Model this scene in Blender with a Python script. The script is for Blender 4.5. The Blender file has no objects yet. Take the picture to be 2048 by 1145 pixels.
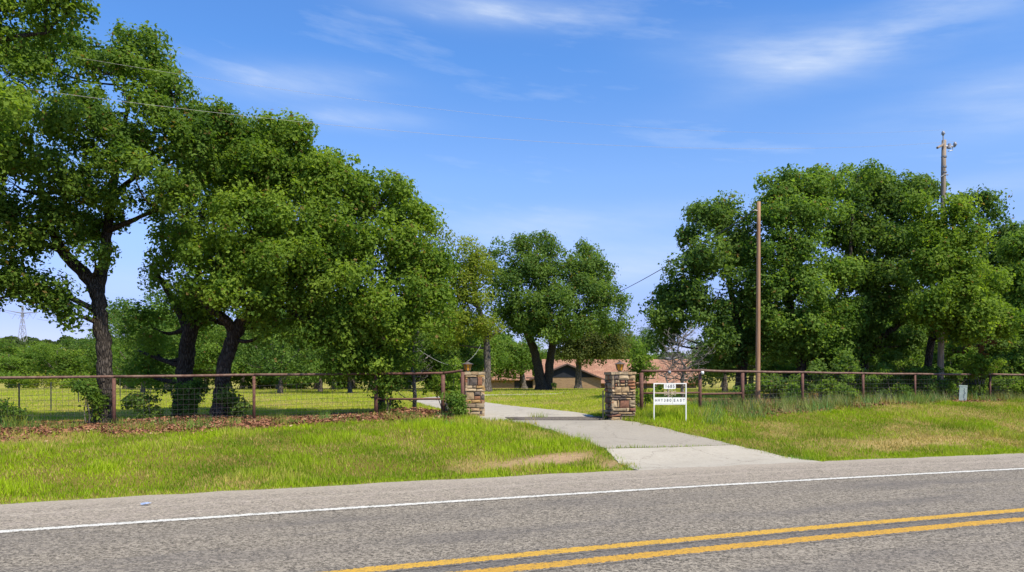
import bpy, math, random
import numpy as np
from mathutils import Vector

# ------------------------------------------------------------------ camera / sky / sun / exposure
SC = bpy.context.scene
COL = SC.collection
F, CX, HY, CAMZ = 1480.0, 1024.0, 760.0, 1.91      # focal length in photo pixels, centre column, horizon row, eye height

cd = bpy.data.cameras.new('camera'); cam = bpy.data.objects.new('camera', cd); COL.objects.link(cam)
cam.location = (0, 0, CAMZ); cam.rotation_euler = (math.radians(90), 0, 0)
cd.sensor_width = 36.0; cd.lens = F / 2048 * 36.0
cd.shift_y = (HY - 572.5) / 2048.0
cd.clip_start = 0.1; cd.clip_end = 6000
SC.camera = cam

SUN_AZ, SUN_EL = math.radians(138), math.radians(55)   # azimuth clockwise from the view axis: right, a little behind
sdir = Vector((math.cos(SUN_EL) * math.sin(SUN_AZ), math.cos(SUN_EL) * math.cos(SUN_AZ), math.sin(SUN_EL)))
sl = bpy.data.lights.new('sun', 'SUN'); sl.energy = 3.2; sl.angle = math.radians(2.0); sl.color = (1.0, 0.90, 0.74)
so = bpy.data.objects.new('sun', sl); COL.objects.link(so); so.rotation_euler = sdir.to_track_quat('Z', 'Y').to_euler()
so.location = (30, -20, 60)

vs = SC.view_settings
vs.view_transform = 'Standard'; vs.look = 'None'; vs.exposure = 1.15; vs.gamma = 1.0; vs.use_curve_mapping = False
SC.render.engine = 'CYCLES'
cy = SC.cycles
cy.max_bounces = 8; cy.diffuse_bounces = 6; cy.glossy_bounces = 2; cy.transmission_bounces = 4; cy.transparent_max_bounces = 8
cy.caustics_reflective = False; cy.caustics_refractive = False
cy.use_denoising = True
try:
    cy.denoising_prefilter = 'ACCURATE'
except Exception:
    pass

W = bpy.data.worlds.new('World'); SC.world = W; W.use_nodes = True


class NT:
    """small helper for node trees"""
    def __init__(s, tree):
        s.t = tree; s.n = tree.nodes; s.l = tree.links; s.n.clear()

    def new(s, typ, **kw):
        n = s.n.new(typ)
        for k, v in kw.items():
            setattr(n, k, v)
        return n

    def put(s, sock, v):
        if isinstance(v, bpy.types.NodeSocket):
            s.l.new(v, sock)
        elif v is not None:
            sock.default_value = v

    def math(s, op, a, b=None, c=None, clamp=False):
        n = s.new('ShaderNodeMath', operation=op, use_clamp=clamp)
        s.put(n.inputs[0], a); s.put(n.inputs[1], b); s.put(n.inputs[2], c)
        return n.outputs[0]

    def mix(s, fac, a, b, blend='MIX'):
        n = s.new('ShaderNodeMix', data_type='RGBA', blend_type=blend)
        s.put(n.inputs[0], fac)
        s.put(n.inputs[6], a if isinstance(a, bpy.types.NodeSocket) else (*a, 1))
        s.put(n.inputs[7], b if isinstance(b, bpy.types.NodeSocket) else (*b, 1))
        return n.outputs[2]

    def noise(s, vec, scale, detail=4, rough=0.55, out=0):
        n = s.new('ShaderNodeTexNoise'); s.put(n.inputs['Vector'], vec)
        n.inputs['Scale'].default_value = scale; n.inputs['Detail'].default_value = detail; n.inputs['Roughness'].default_value = rough
        return n.outputs[out]

    def voro(s, vec, scale, out='Distance', feature='F1'):
        n = s.new('ShaderNodeTexVoronoi', feature=feature); s.put(n.inputs['Vector'], vec); n.inputs['Scale'].default_value = scale
        return n.outputs[out]

    def ramp(s, fac, lo, hi, a=0.0, b=1.0):
        n = s.new('ShaderNodeMapRange'); s.put(n.inputs[0], fac)
        n.inputs[1].default_value = lo; n.inputs[2].default_value = hi; n.inputs[3].default_value = a; n.inputs[4].default_value = b
        n.clamp = True
        return n.outputs[0]

    def scale(s, vec, sc):
        n = s.new('ShaderNodeVectorMath', operation='MULTIPLY'); s.put(n.inputs[0], vec); n.inputs[1].default_value = sc
        return n.outputs[0]


# --- sky: Nishita, deepened, with thin cirrus that goes on all round
w = NT(W.node_tree)
sky = w.new('ShaderNodeTexSky', sky_type='NISHITA'); sky.sun_disc = False
sky.sun_elevation = SUN_EL; sky.sun_rotation = SUN_AZ; sky.altitude = 200; sky.air_density = 1.0; sky.dust_density = 0.25; sky.ozone_density = 3.0
tc = w.new('ShaderNodeTexCoord'); sep = w.new('ShaderNodeSeparateXYZ'); w.l.new(tc.outputs['Generated'], sep.inputs[0])
az = w.math('ARCTAN2', sep.outputs[0], sep.outputs[1]); el = w.math('ARCSINE', sep.outputs[2])
hs = w.new('ShaderNodeHueSaturation'); hs.inputs['Saturation'].default_value = 1.08; hs.inputs['Hue'].default_value = 0.508
w.l.new(sky.outputs[0], hs.inputs['Color'])
cr_ = w.new('ShaderNodeValToRGB'); w.l.new(w.ramp(el, 0.0, 0.6), cr_.inputs[0])
cr_.color_ramp.elements[0].position = 0.0; cr_.color_ramp.elements[0].color = (0.40, 0.37, 0.62, 1); cr_.color_ramp.elements[1].position = 1.0; cr_.color_ramp.elements[1].color = (0.50, 0.76, 0.95, 1)
for ps, c_ in ((0.13, (0.42, 0.40, 0.62, 1)), (0.29, (0.66, 0.65, 0.80, 1)), (0.44, (0.67, 0.75, 0.82, 1)), (0.68, (0.50, 0.75, 0.90, 1))):
    e_ = cr_.color_ramp.elements.new(ps); e_.color = c_
deep = cr_.outputs[0]
skyc = w.mix(1.0, hs.outputs[0], deep, 'MULTIPLY')
comb = w.new('ShaderNodeCombineXYZ'); w.put(comb.inputs[0], w.math('MULTIPLY', az, 2.4))
w.put(comb.inputs[1], w.math('ADD', w.math('MULTIPLY', el, 13.0), w.math('MULTIPLY', az, 1.6)))
st1 = w.noise(comb.outputs[0], 1.3, 7, 0.55)
st2 = w.noise(comb.outputs[0], 4.5, 6, 0.6)
streak = w.math('ADD', w.math('MULTIPLY', st1, 0.75), w.math('MULTIPLY', st2, 0.35))
base_ci = w.ramp(streak, 0.60, 0.85, 0.0, 0.32)
BL = [(965, 18, 190, 26, .05, .95), (600, 168, 150, 30, -.05, .75), (740, 238, 130, 20, -.02, .6), (1560, 105, 170, 38, .10, 1.0),
      (1760, 70, 230, 36, -.22, .85), (1930, 30, 220, 45, -.12, .5), (1990, 185, 190, 45, -.1, .55), (2060, 235, 110, 25, 0, .6), (1960, 372, 150, 18, 0, .6),
      (1090, 456, 270, 30, -.05, .8), (1290, 530, 150, 36, -.12, .95), (1130, 500, 120, 14, 0, .4), (350, 560, 220, 30, -.05, .5)]
acc = None
for px, py, rx, ry, sl_, k in BL:
    a0 = math.atan((px - CX) / F); e0 = math.atan((HY - py) / F * math.cos(a0))
    da = w.math('SUBTRACT', az, a0)
    de = w.math('ADD', w.math('SUBTRACT', el, e0), w.math('MULTIPLY', da, sl_))
    q = w.math('ADD', w.math('POWER', w.math('ABSOLUTE', w.math('DIVIDE', da, rx / F)), 2.0), w.math('POWER', w.math('ABSOLUTE', w.math('DIVIDE', de, ry / F)), 2.0))
    b = w.math('MULTIPLY', w.math('POWER', 2.718, w.math('MULTIPLY', q, -1.0)), k)
    acc = b if acc is None else w.math('ADD', acc, b)
blob = w.math('MULTIPLY', acc, w.ramp(streak, 0.36, 0.72, 0.12, 1.0))
cl = w.math('MINIMUM', w.math('ADD', base_ci, w.math('MULTIPLY', blob, 0.62)), 0.85)
cl = w.math('MULTIPLY', cl, w.ramp(el, -0.01, 0.04))
skyf = w.mix(cl, skyc, (3.0, 3.4, 4.0))
bg = w.new('ShaderNodeBackground'); w.l.new(skyf, bg.inputs[0]); bg.inputs[1].default_value = 0.117
wo = w.new('ShaderNodeOutputWorld'); w.l.new(bg.outputs[0], wo.inputs[0])

# ------------------------------------------------------------------ helpers
rng = np.random.default_rng(7)
random.seed(7)


def P(px, py, d):
    return np.array([(px - CX) / F * d, d, CAMZ - (py - HY) / F * d])


def vnoise(x, y, scale, seed=0):
    x = np.asarray(x, float) * scale + seed * 17.3; y = np.asarray(y, float) * scale + seed * 31.7
    xi = np.floor(x).astype(np.int64); yi = np.floor(y).astype(np.int64); fx = x - xi; fy = y - yi
    fx = fx * fx * (3 - 2 * fx); fy = fy * fy * (3 - 2 * fy)

    def h(a, b):
        v = np.sin(a * 127.1 + b * 311.7 + seed * 74.7) * 43758.5453
        return v - np.floor(v)
    return (h(xi, yi) * (1 - fx) + h(xi + 1, yi) * fx) * (1 - fy) + (h(xi, yi + 1) * (1 - fx) + h(xi + 1, yi + 1) * fx) * fy


def fbm(x, y, scale, seed=0, o=3):
    r = 0; a = 0.5; t = 0
    for i in range(o):
        r = r + a * vnoise(x, y, scale * 2 ** i, seed + i); t += a; a *= 0.5
    return r / t


def smooth(a, b, x):
    t = np.clip((np.asarray(x, float) - a) / (b - a), 0, 1)
    return t * t * (3 - 2 * t)


def mesh_np(name, v, f, col=None, uv=None, smooth_=False):
    v = np.asarray(v, np.float32); f = np.asarray(f, np.int32)
    m = bpy.data.meshes.new(name); k = f.shape[1]
    m.vertices.add(len(v)); m.vertices.foreach_set('co', v.ravel())
    m.loops.add(f.size); m.loops.foreach_set('vertex_index', f.ravel())
    m.polygons.add(len(f)); m.polygons.foreach_set('loop_start', np.arange(0, f.size, k, dtype=np.int32))
    m.polygons.foreach_set('use_smooth', np.full(len(f), smooth_, dtype=bool))
    if col is not None:
        c = np.ones((len(v), 4), np.float32); c[:, :col.shape[1]] = col
        at = m.color_attributes.new('Col', 'FLOAT_COLOR', 'POINT'); at.data.foreach_set('color', c.ravel())
    if uv is not None:
        ul = m.uv_layers.new(name='UVMap'); ul.data.foreach_set('uv', np.asarray(uv, np.float32)[f.ravel()].ravel())
    m.update(calc_edges=True); m.validate()
    return m


class MB:
    """collects verts and faces, built as one mesh object"""
    def __init__(s):
        s.v = []; s.f = []; s.c = []

    def raw(s, v, f, col=None):
        o = len(s.v)
        s.v += [tuple(p) for p in v]; s.f += [tuple(i + o for i in q) for q in f]
        s.c += [col or (1, 1, 1)] * len(v)

    def box(s, c, h, R=None):
        v = []
        for sx in (-1, 1):
            for sy in (-1, 1):
                for sz in (-1, 1):
                    p = Vector((sx * h[0], sy * h[1], sz * h[2]))
                    if R is not None:
                        p = R @ p
                    v.append(tuple(p + Vector(c)))
        s.raw(v, [(0, 1, 3, 2), (4, 6, 7, 5), (0, 4, 5, 1), (2, 3, 7, 6), (0, 2, 6, 4), (1, 5, 7, 3)])

    def tube(s, pts, rad, n=6, cap=True, jit=0.0):
        pts = [Vector(p) for p in pts]
        if not hasattr(rad, '__len__'):
            rad = [rad] * len(pts)
        o = len(s.v); ref = None
        for i, p in enumerate(pts):
            t = (pts[min(i + 1, len(pts) - 1)] - pts[max(i - 1, 0)])
            t = t.normalized() if t.length > 1e-9 else Vector((0, 0, 1))
            if ref is None:
                ref = Vector((1, 0, 0)) if abs(t.x) < 0.8 else Vector((0, 1, 0))
            a = (ref - t * ref.dot(t)).normalized(); b = t.cross(a); ref = a
            for k in range(n):
                an = 2 * math.pi * k / n; r = rad[i] * (1 + (random.uniform(-jit, jit) if jit else 0))
                s.v.append(tuple(p + a * (math.cos(an) * r) + b * (math.sin(an) * r))); s.c.append((1, 1, 1))
        for i in range(len(pts) - 1):
            for k in range(n):
                s.f.append((o + i * n + k, o + i * n + (k + 1) % n, o + (i + 1) * n + (k + 1) % n, o + (i + 1) * n + k))
        if cap:
            s.f.append(tuple(o + k for k in reversed(range(n)))); s.f.append(tuple(o + (len(pts) - 1) * n + k for k in range(n)))

    def mesh(s, name, off=(0, 0, 0), smooth_=False):
        m = bpy.data.meshes.new(name)
        ox, oy, oz = off
        m.from_pydata([(x - ox, y - oy, z - oz) for x, y, z in s.v], [], s.f)
        if smooth_:
            m.polygons.foreach_set('use_smooth', np.ones(len(m.polygons), dtype=bool))
        m.update()
        return m


def tag(o, label=None, cat=None, group=None, kind=None):
    if label: o['label'] = label
    if cat: o['category'] = cat
    if group: o['group'] = group
    if kind: o['kind'] = kind
    return o


def obj(name, mesh, mat, parent=None):
    if mesh.materials:
        pass
    elif mat is not None:
        mesh.materials.append(mat)
    o = bpy.data.objects.new(name, mesh); COL.objects.link(o); o.parent = parent
    return o


def thing(name, label, cat, loc, group=None, rz=0):
    e = bpy.data.objects.new(name, None); COL.objects.link(e); e.location = tuple(float(a) for a in loc); e.rotation_euler = (0, 0, rz)
    e.empty_display_size = 0.2
    return tag(e, label, cat, group)


def copy_tree(root, loc, rz, sc, label, group):
    r = root.copy(); COL.objects.link(r); r.location = loc; r.rotation_euler = (0, 0, rz); r.scale = sc
    tag(r, label, None, group)
    for ch in list(root.children):
        c = ch.copy(); COL.objects.link(c); c.parent = r
    return r


# ------------------------------------------------------------------ materials
MATS = {}


def mat(name):
    m = bpy.data.materials.new(name); m.use_nodes = True; MATS[name] = m
    t = NT(m.node_tree); out = t.new('ShaderNodeOutputMaterial'); b = t.new('ShaderNodeBsdfPrincipled')
    t.l.new(b.outputs[0], out.inputs[0]); t.out = out; t.b = b
    g = t.new('ShaderNodeTexCoord'); t.ob = g.outputs['Object']; t.uv = g.outputs['UV']
    return m, t


def bump(t, h, strength=0.5, dist=0.02):
    n = t.new('ShaderNodeBump'); n.inputs['Strength'].default_value = strength; n.inputs['Distance'].default_value = dist
    t.put(n.inputs['Height'], h); t.l.new(n.outputs[0], t.b.inputs['Normal'])


def leaf_mat(name, transl=0.32, rough=0.5):
    m, t = mat(name)
    a = t.new('ShaderNodeAttribute', attribute_name='Col')
    t.l.new(a.outputs['Color'], t.b.inputs['Base Color']); t.b.inputs['Roughness'].default_value = rough
    t.b.inputs['Specular IOR Level'].default_value = 0.15
    tr = t.new('ShaderNodeBsdfTranslucent'); c = t.mix(1.0, a.outputs['Color'], (1.25, 1.25, 0.55), 'MULTIPLY'); t.l.new(c, tr.inputs[0])
    mx = t.new('ShaderNodeMixShader'); mx.inputs[0].default_value = transl
    t.l.new(t.b.outputs[0], mx.inputs[1]); t.l.new(tr.outputs[0], mx.inputs[2]); t.l.new(mx.outputs[0], t.out.inputs[0])
    return m


M_LEAF = leaf_mat('oak_leaf', 0.55, 0.65)
M_GRASS = leaf_mat('grass_blade', 0.30, 0.6)
M_LITTER = leaf_mat('dead_leaf', 0.06, 0.7)


def bark_mat(name, c1, c2, sc=1.0):
    m, t = mat(name)
    v = t.scale(t.ob, (9 * sc, 9 * sc, 2.2 * sc))
    n1 = t.noise(v, 1.6, 6, 0.65); vo = t.voro(v, 1.8, 'Distance', 'DISTANCE_TO_EDGE')
    h = t.math('ADD', t.math('MULTIPLY', t.ramp(vo, 0, 0.25), 0.7), t.math('MULTIPLY', n1, 0.5))
    t.l.new(t.mix(t.ramp(h, 0.2, 1.05), c1, c2), t.b.inputs['Base Color']); t.b.inputs['Roughness'].default_value = 0.95
    t.b.inputs['Specular IOR Level'].default_value = 0.1
    bump(t, h, 0.9, 0.05)
    return m


M_BARK = bark_mat('oak_bark', (0.022, 0.018, 0.015), (0.10, 0.085, 0.07))
M_BARK_GREY = bark_mat('grey_oak_bark', (0.05, 0.043, 0.036), (0.2, 0.175, 0.15), 0.6)
M_DEADWOOD = bark_mat('dead_wood', (0.13, 0.115, 0.10), (0.34, 0.31, 0.27), 2.0)


def simple(name, col, rough=0.6, var=0.25, scale=8.0, metal=0.0, col2=None, bumpd=0.0):
    m, t = mat(name)
    n = t.noise(t.ob, scale, 6, 0.6)
    c2 = col2 or tuple(x * (1 - var) for x in col)
    t.l.new(t.mix(t.ramp(n, 0.32, 0.68), c2, col), t.b.inputs['Base Color'])
    t.b.inputs['Roughness'].default_value = rough; t.b.inputs['Metallic'].default_value = metal
    if bumpd:
        bump(t, t.noise(t.ob, scale * 4, 5, 0.7), 0.6, bumpd)
    return m


M_RUST = simple('rusty_pipe', (0.155, 0.068, 0.045), 0.8, col2=(0.07, 0.03, 0.022), scale=14, bumpd=0.004)
M_RAIL = simple('weathered_pipe_rail', (0.20, 0.13, 0.095), 0.8, col2=(0.10, 0.045, 0.032), scale=7, bumpd=0.004)
M_WIRE = simple('fence_wire', (0.045, 0.04, 0.036), 0.6)
M_TPOST = simple('t_post_steel', (0.05, 0.055, 0.045), 0.7, scale=20)
M_WHITE = simple('white_paint', (0.80, 0.80, 0.75), 0.45, col2=(0.70, 0.70, 0.63), scale=9)
M_SCROLL = simple('cream_iron', (0.60, 0.50, 0.36), 0.5, scale=20)
M_INK = simple('grey_lettering', (0.055, 0.06, 0.065), 0.6)
M_MORTAR = simple('mortar', (0.075, 0.06, 0.047), 0.95, scale=30, bumpd=0.01)
M_IRON = simple('weathered_iron', (0.11, 0.09, 0.07), 0.7, col2=(0.045, 0.038, 0.032), scale=25)
M_POST_DARK = simple('dark_gate_post', (0.03, 0.028, 0.026), 0.6)
M_CONC2 = simple('plain_concrete_block', (0.36, 0.32, 0.27), 0.9, scale=20)
M_GALV = simple('galvanised_steel', (0.30, 0.31, 0.32), 0.5, scale=12, metal=0.3)
M_PORC = simple('porcelain_insulator', (0.32, 0.33, 0.36), 0.3, scale=12)
M_LINE = simple('aluminium_cable', (0.42, 0.42, 0.42), 0.5)
M_DKLINE = simple('black_cable', (0.045, 0.045, 0.05), 0.6)
M_BLUE = simple('blue_plastic', (0.25, 0.33, 0.5), 0.5)
M_NAVY = simple('navy_siding', (0.010, 0.014, 0.022), 0.9, scale=3)
M_SOFFIT = simple('brown_fascia', (0.10, 0.06, 0.045), 0.7, scale=3)
M_DARKDOOR = simple('dark_opening', (0.02, 0.018, 0.016), 0.8)
M_PED = simple('pale_green_pedestal', (0.62, 0.70, 0.58), 0.6, col2=(0.45, 0.55, 0.42), scale=6)
M_PEDMOSS = simple('mossy_pedestal', (0.13, 0.20, 0.14), 0.8, col2=(0.04, 0.09, 0.06), scale=9)
M_TOWER = simple('tower_steel', (0.24, 0.25, 0.27), 0.6, scale=1)

m, t = mat('amber_glass'); M_AMBER = m
n = t.noise(t.ob, 20, 3)
t.l.new(t.mix(n, (0.55, 0.24, 0.02), (0.75, 0.38, 0.04)), t.b.inputs['Base Color'])
t.b.inputs['Roughness'].default_value = 0.25; t.b.inputs['Transmission Weight'].default_value = 0.25

m, t = mat('pole_wood'); M_POLE = m
v = t.scale(t.ob, (16, 16, 0.7)); n1 = t.noise(v, 1.6, 7, 0.65); n2 = t.noise(t.ob, 0.8, 3)
c = t.mix(t.ramp(n1, 0.3, 0.7), (0.20, 0.105, 0.052), (0.40, 0.235, 0.13))
t.l.new(t.mix(t.ramp(n2, 0.5, 0.8, 0, 0.6), c, (0.30, 0.22, 0.15)), t.b.inputs['Base Color']); t.b.inputs['Roughness'].default_value = 0.9
bump(t, n1, 0.6, 0.02)
m, t = mat('grey_pole_wood'); M_POLE2 = m
v = t.scale(t.ob, (16, 16, 0.7)); n1 = t.noise(v, 1.6, 7, 0.65)
t.l.new(t.mix(t.ramp(n1, 0.3, 0.7), (0.13, 0.10, 0.075), (0.36, 0.29, 0.22)), t.b.inputs['Base Color']); t.b.inputs['Roughness'].default_value = 0.9
bump(t, n1, 0.7, 0.02)

M_STONE = []
for i, (a, b) in enumerate([((0.42, 0.30, 0.16), (0.22, 0.145, 0.075)), ((0.50, 0.39, 0.24), (0.30, 0.215, 0.12)), ((0.33, 0.15, 0.07), (0.17, 0.08, 0.045)), ((0.26, 0.195, 0.125), (0.13, 0.095, 0.06)), ((0.46, 0.29, 0.10), (0.24, 0.14, 0.055)), ((0.37, 0.29, 0.18), (0.19, 0.14, 0.085)), ((0.14, 0.11, 0.088), (0.07, 0.055, 0.045)), ((0.25, 0.115, 0.065), (0.13, 0.06, 0.04))]):
    M_STONE.append(simple('sandstone', a, 0.95, col2=b, scale=9 + i, bumpd=0.02))

# asphalt with worn chips; v of the UV map is metres across, measured from the white edge line
def asphalt(name, paint=None):
    m, t = mat(name)
    sx = t.new('ShaderNodeSeparateXYZ'); t.l.new(t.uv, sx.inputs[0]); v = sx.outputs[1]; u = sx.outputs[0]
    chip = t.voro(t.ob, 34, 'Color'); sc_ = t.new('ShaderNodeSeparateColor'); t.l.new(chip, sc_.inputs[0])
    chip2 = t.voro(t.ob, 80, 'Color'); sc2 = t.new('ShaderNodeSeparateColor'); t.l.new(chip2, sc2.inputs[0])
    g = t.math('ADD', t.math('MULTIPLY', sc_.outputs[0], 0.55), t.math('MULTIPLY', sc2.outputs[1], 0.45))
    cb = t.new('ShaderNodeCombineXYZ'); t.put(cb.inputs[0], t.math('MULTIPLY', u, 0.35)); t.put(cb.inputs[1], t.math('MULTIPLY', v, 1.6))
    n1 = t.noise(cb.outputs[0], 0.9, 5, 0.6); n2 = t.noise(t.ob, 3.2, 4, 0.6); n3 = t.noise(t.ob, 0.45, 3, 0.5)
    g = t.ramp(g, 0.18, 0.82)
    lane = t.mix(g, (0.064, 0.056, 0.043), (0.325, 0.287, 0.222))
    lane = t.mix(t.ramp(n1, 0.50, 0.72, 0, 0.45), lane, (0.085, 0.080, 0.078))
    lane = t.mix(t.ramp(n2, 0.55, 0.8, 0, 0.35), lane, (0.29, 0.245, 0.19))
    tar = t.math('MULTIPLY', t.ramp(t.noise(t.ob, 5.5, 5, 0.7), 0.60, 0.70), t.ramp(n3, 0.45, 0.65))
    lane = t.mix(t.math('MULTIPLY', tar, 0.55), lane, (0.06, 0.062, 0.07))
    for wv_ in (-0.95, -2.65, -5.4, -7.2):
        lane = t.mix(t.math('MULTIPLY', t.ramp(t.math('ABSOLUTE', t.math('SUBTRACT', v, wv_)), 0.1, 0.55, 0.26, 0.0), t.ramp(n1, 0.3, 0.6, 0.4, 1.0)), lane, (0.115, 0.105, 0.095))
    sho = t.mix(g, (0.12, 0.104, 0.080), (0.385, 0.337, 0.262))
    sho = t.mix(t.ramp(n2, 0.45, 0.75, 0, 0.5), sho, (0.33, 0.28, 0.235))
    vv = t.math('ADD', v, t.math('MULTIPLY', t.math('SUBTRACT', n2, 0.5), 0.5))
    base = t.mix(t.ramp(vv, -0.05, 0.35), lane, sho)
    base = t.mix(t.ramp(vv, 1.6, 2.3, 0, 0.55), base, (0.36, 0.315, 0.245))
    base = t.mix(t.math('MULTIPLY', t.ramp(t.math('ABSOLUTE', t.math('SUBTRACT', vv, 1.32)), 0.0, 0.12, 0.35, 0.0), 1.0), base, (0.42, 0.37, 0.295))
    cen = t.ramp(t.math('ABSOLUTE', t.math('ADD', v, 3.93)), 0.22, 0.62, 0.6, 0.0)     # darker binder between the yellow lines
    base = t.mix(t.math('MULTIPLY', cen, t.ramp(n2, 0.3, 0.6, 0.5, 1)), base, (0.075, 0.075, 0.078))
    if paint:
        pc, lo, hi = paint
        edge = t.math('MINIMUM', t.math('SUBTRACT', v, lo), t.math('SUBTRACT', hi, v))
        wear = t.math('ADD', t.math('MULTIPLY', g, 0.5), t.math('MULTIPLY', n2, 0.6))
        k = t.ramp(t.math('ADD', edge, t.math('MULTIPLY', t.math('SUBTRACT', wear, 0.62), 0.09)), -0.004, 0.018)
        k = t.math('MULTIPLY', k, t.ramp(g, 0.05, 0.45, 0.5, 0.95))
        pcm = t.mix(n2, tuple(x * 0.86 for x in pc), tuple(min(x * 1.1, .9) for x in pc))
        base = t.mix(k, base, pcm)
    t.l.new(base, t.b.inputs['Base Color']); t.b.inputs['Roughness'].default_value = 0.9; t.b.inputs['Specular IOR Level'].default_value = 0.2
    bump(t, g, 0.55, 0.012)
    return m


M_ROAD = asphalt('chip_seal_asphalt')

def concrete(name, c1, c2, crack=True):
    m, t = mat(name)
    n1 = t.noise(t.ob, 1.1, 5, 0.6); n2 = t.noise(t.ob, 14, 5, 0.7); g = t.voro(t.ob, 45, 'Color'); s_ = t.new('ShaderNodeSeparateColor'); t.l.new(g, s_.inputs[0])
    c = t.mix(t.ramp(n1, 0.3, 0.7), c1, c2); c = t.mix(t.ramp(n2, 0.45, 0.8, 0, 0.5), c, tuple(x * 0.62 for x in c1))
    c = t.mix(t.math('MULTIPLY', s_.outputs[0], 0.35), c, tuple(x * 0.7 for x in c1))
    wv = t.new('ShaderNodeVectorMath', operation='ADD'); t.l.new(t.ob, wv.inputs[0]); t.l.new(t.noise(t.ob, 1.7, 4, 0.6, 1), wv.inputs[1])
    cr = t.voro(wv.outputs[0], 0.42, 'Distance', 'DISTANCE_TO_EDGE')
    c = t.mix(t.ramp(t.noise(t.ob, 0.55, 6, 0.7), 0.5, 0.68, 0, 0.45), c, tuple(x * 0.62 for x in c1)); c = t.mix(t.ramp(t.noise(t.ob, 3.3, 6, 0.75), 0.56, 0.68, 0, 0.4), c, (0.20, 0.165, 0.115))
    c = t.mix(t.ramp(cr, 0.0, 0.010, 0.6, 0.0), c, (0.12, 0.10, 0.075))
    t.l.new(c, t.b.inputs['Base Color']); t.b.inputs['Roughness'].default_value = 0.93
    bump(t, n2, 0.4, 0.01)
    return m


M_APRON = concrete('pale_apron_concrete', (0.35, 0.318, 0.25), (0.435, 0.40, 0.32))
M_DRIVE = concrete('grey_drive_concrete', (0.275, 0.248, 0.195), (0.35, 0.318, 0.252))

m, t = mat('ground_soil_and_turf'); M_GROUND = m
a = t.new('ShaderNodeAttribute', attribute_name='Col')
n1 = t.noise(t.ob, 9.0, 6, 0.7); n2 = t.noise(t.ob, 1.3, 4, 0.6); n3 = t.noise(t.ob, 38, 3, 0.7)
k = t.math('ADD', t.math('MULTIPLY', n1, 0.9), t.math('MULTIPLY', n3, 0.5))
c = t.mix(t.ramp(k, 0.35, 1.0), t.mix(1, a.outputs['Color'], (0.45, 0.45, 0.45), 'MULTIPLY'), t.mix(1, a.outputs['Color'], (1.35, 1.3, 1.2), 'MULTIPLY'))
c = t.mix(t.ramp(n2, 0.4, 0.75, 0, 0.25), c, t.mix(1, a.outputs['Color'], (1.3, 1.1, 0.9), 'MULTIPLY'))
t.l.new(c, t.b.inputs['Base Color']); t.b.inputs['Roughness'].default_value = 1.0; t.b.inputs['Specular IOR Level'].default_value = 0.05
bump(t, k, 0.8, 0.06)

m, t = mat('tan_brick'); M_BRICK = m
br = t.new('ShaderNodeTexBrick'); sx = t.new('ShaderNodeSeparateXYZ'); t.l.new(t.ob, sx.inputs[0])
cb = t.new('ShaderNodeCombineXYZ'); t.put(cb.inputs[0], t.math('ADD', sx.outputs[0], sx.outputs[1])); t.put(cb.inputs[1], sx.outputs[2]); t.l.new(cb.outputs[0], br.inputs['Vector'])
br.inputs['Scale'].default_value = 1.0; br.inputs['Brick Width'].default_value = 0.42; br.inputs['Row Height'].default_value = 0.14; br.inputs['Mortar Size'].default_value = 0.012
br.inputs['Color1'].default_value = (0.20, 0.12, 0.055, 1); br.inputs['Color2'].default_value = (0.28, 0.175, 0.085, 1); br.inputs['Mortar'].default_value = (0.28, 0.22, 0.15, 1)
t.l.new(br.outputs[0], t.b.inputs['Base Color']); t.b.inputs['Roughness'].default_value = 0.9
bump(t, br.outputs[1], -0.4, 0.01)

m, t = mat('terracotta_shingles'); M_ROOF = m
br = t.new('ShaderNodeTexBrick'); t.l.new(t.uv, br.inputs['Vector'])
br.inputs['Scale'].default_value = 1.0; br.inputs['Brick Width'].default_value = 0.9; br.inputs['Row Height'].default_value = 0.42; br.inputs['Mortar Size'].default_value = 0.03
br.inputs['Color1'].default_value = (0.25, 0.118, 0.066, 1); br.inputs['Color2'].default_value = (0.34, 0.180, 0.105, 1); br.inputs['Mortar'].default_value = (0.11, 0.05, 0.035, 1)
n = t.noise(t.uv, 0.9, 5, 0.7)
t.l.new(t.mix(t.ramp(n, 0.45, 0.7, 0, 0.5), br.outputs[0], (0.37, 0.225, 0.135)), t.b.inputs['Base Color']); t.b.inputs['Roughness'].default_value = 0.85
bump(t, br.outputs[1], -0.8, 0.04)

# ------------------------------------------------------------------ terrain and road lines
LINE = np.array([(-6.43, 9.30), (-2.41, 11.0), (3.37, 13.28), (10.99, 15.89)])
QC = np.polyfit(LINE[:, 0], LINE[:, 1], 2)


def road_y(x):
    """y of the white edge line over x: a gentle curve near the camera, straight on beyond"""
    x = np.asarray(x, float); xa = np.clip(x, -14, 16)
    return np.polyval(QC, xa) + (x - xa) * np.polyval(np.polyder(QC), xa)


def road_cos(x):
    s = np.polyval(np.polyder(QC), np.clip(np.asarray(x, float), -14, 16))
    return 1 / np.sqrt(1 + s * s)


def verge_s(x, y):
    """metres beyond the paved edge, square to the road"""
    return (np.asarray(y, float) - road_y(x)) * road_cos(x) - 2.42


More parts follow.
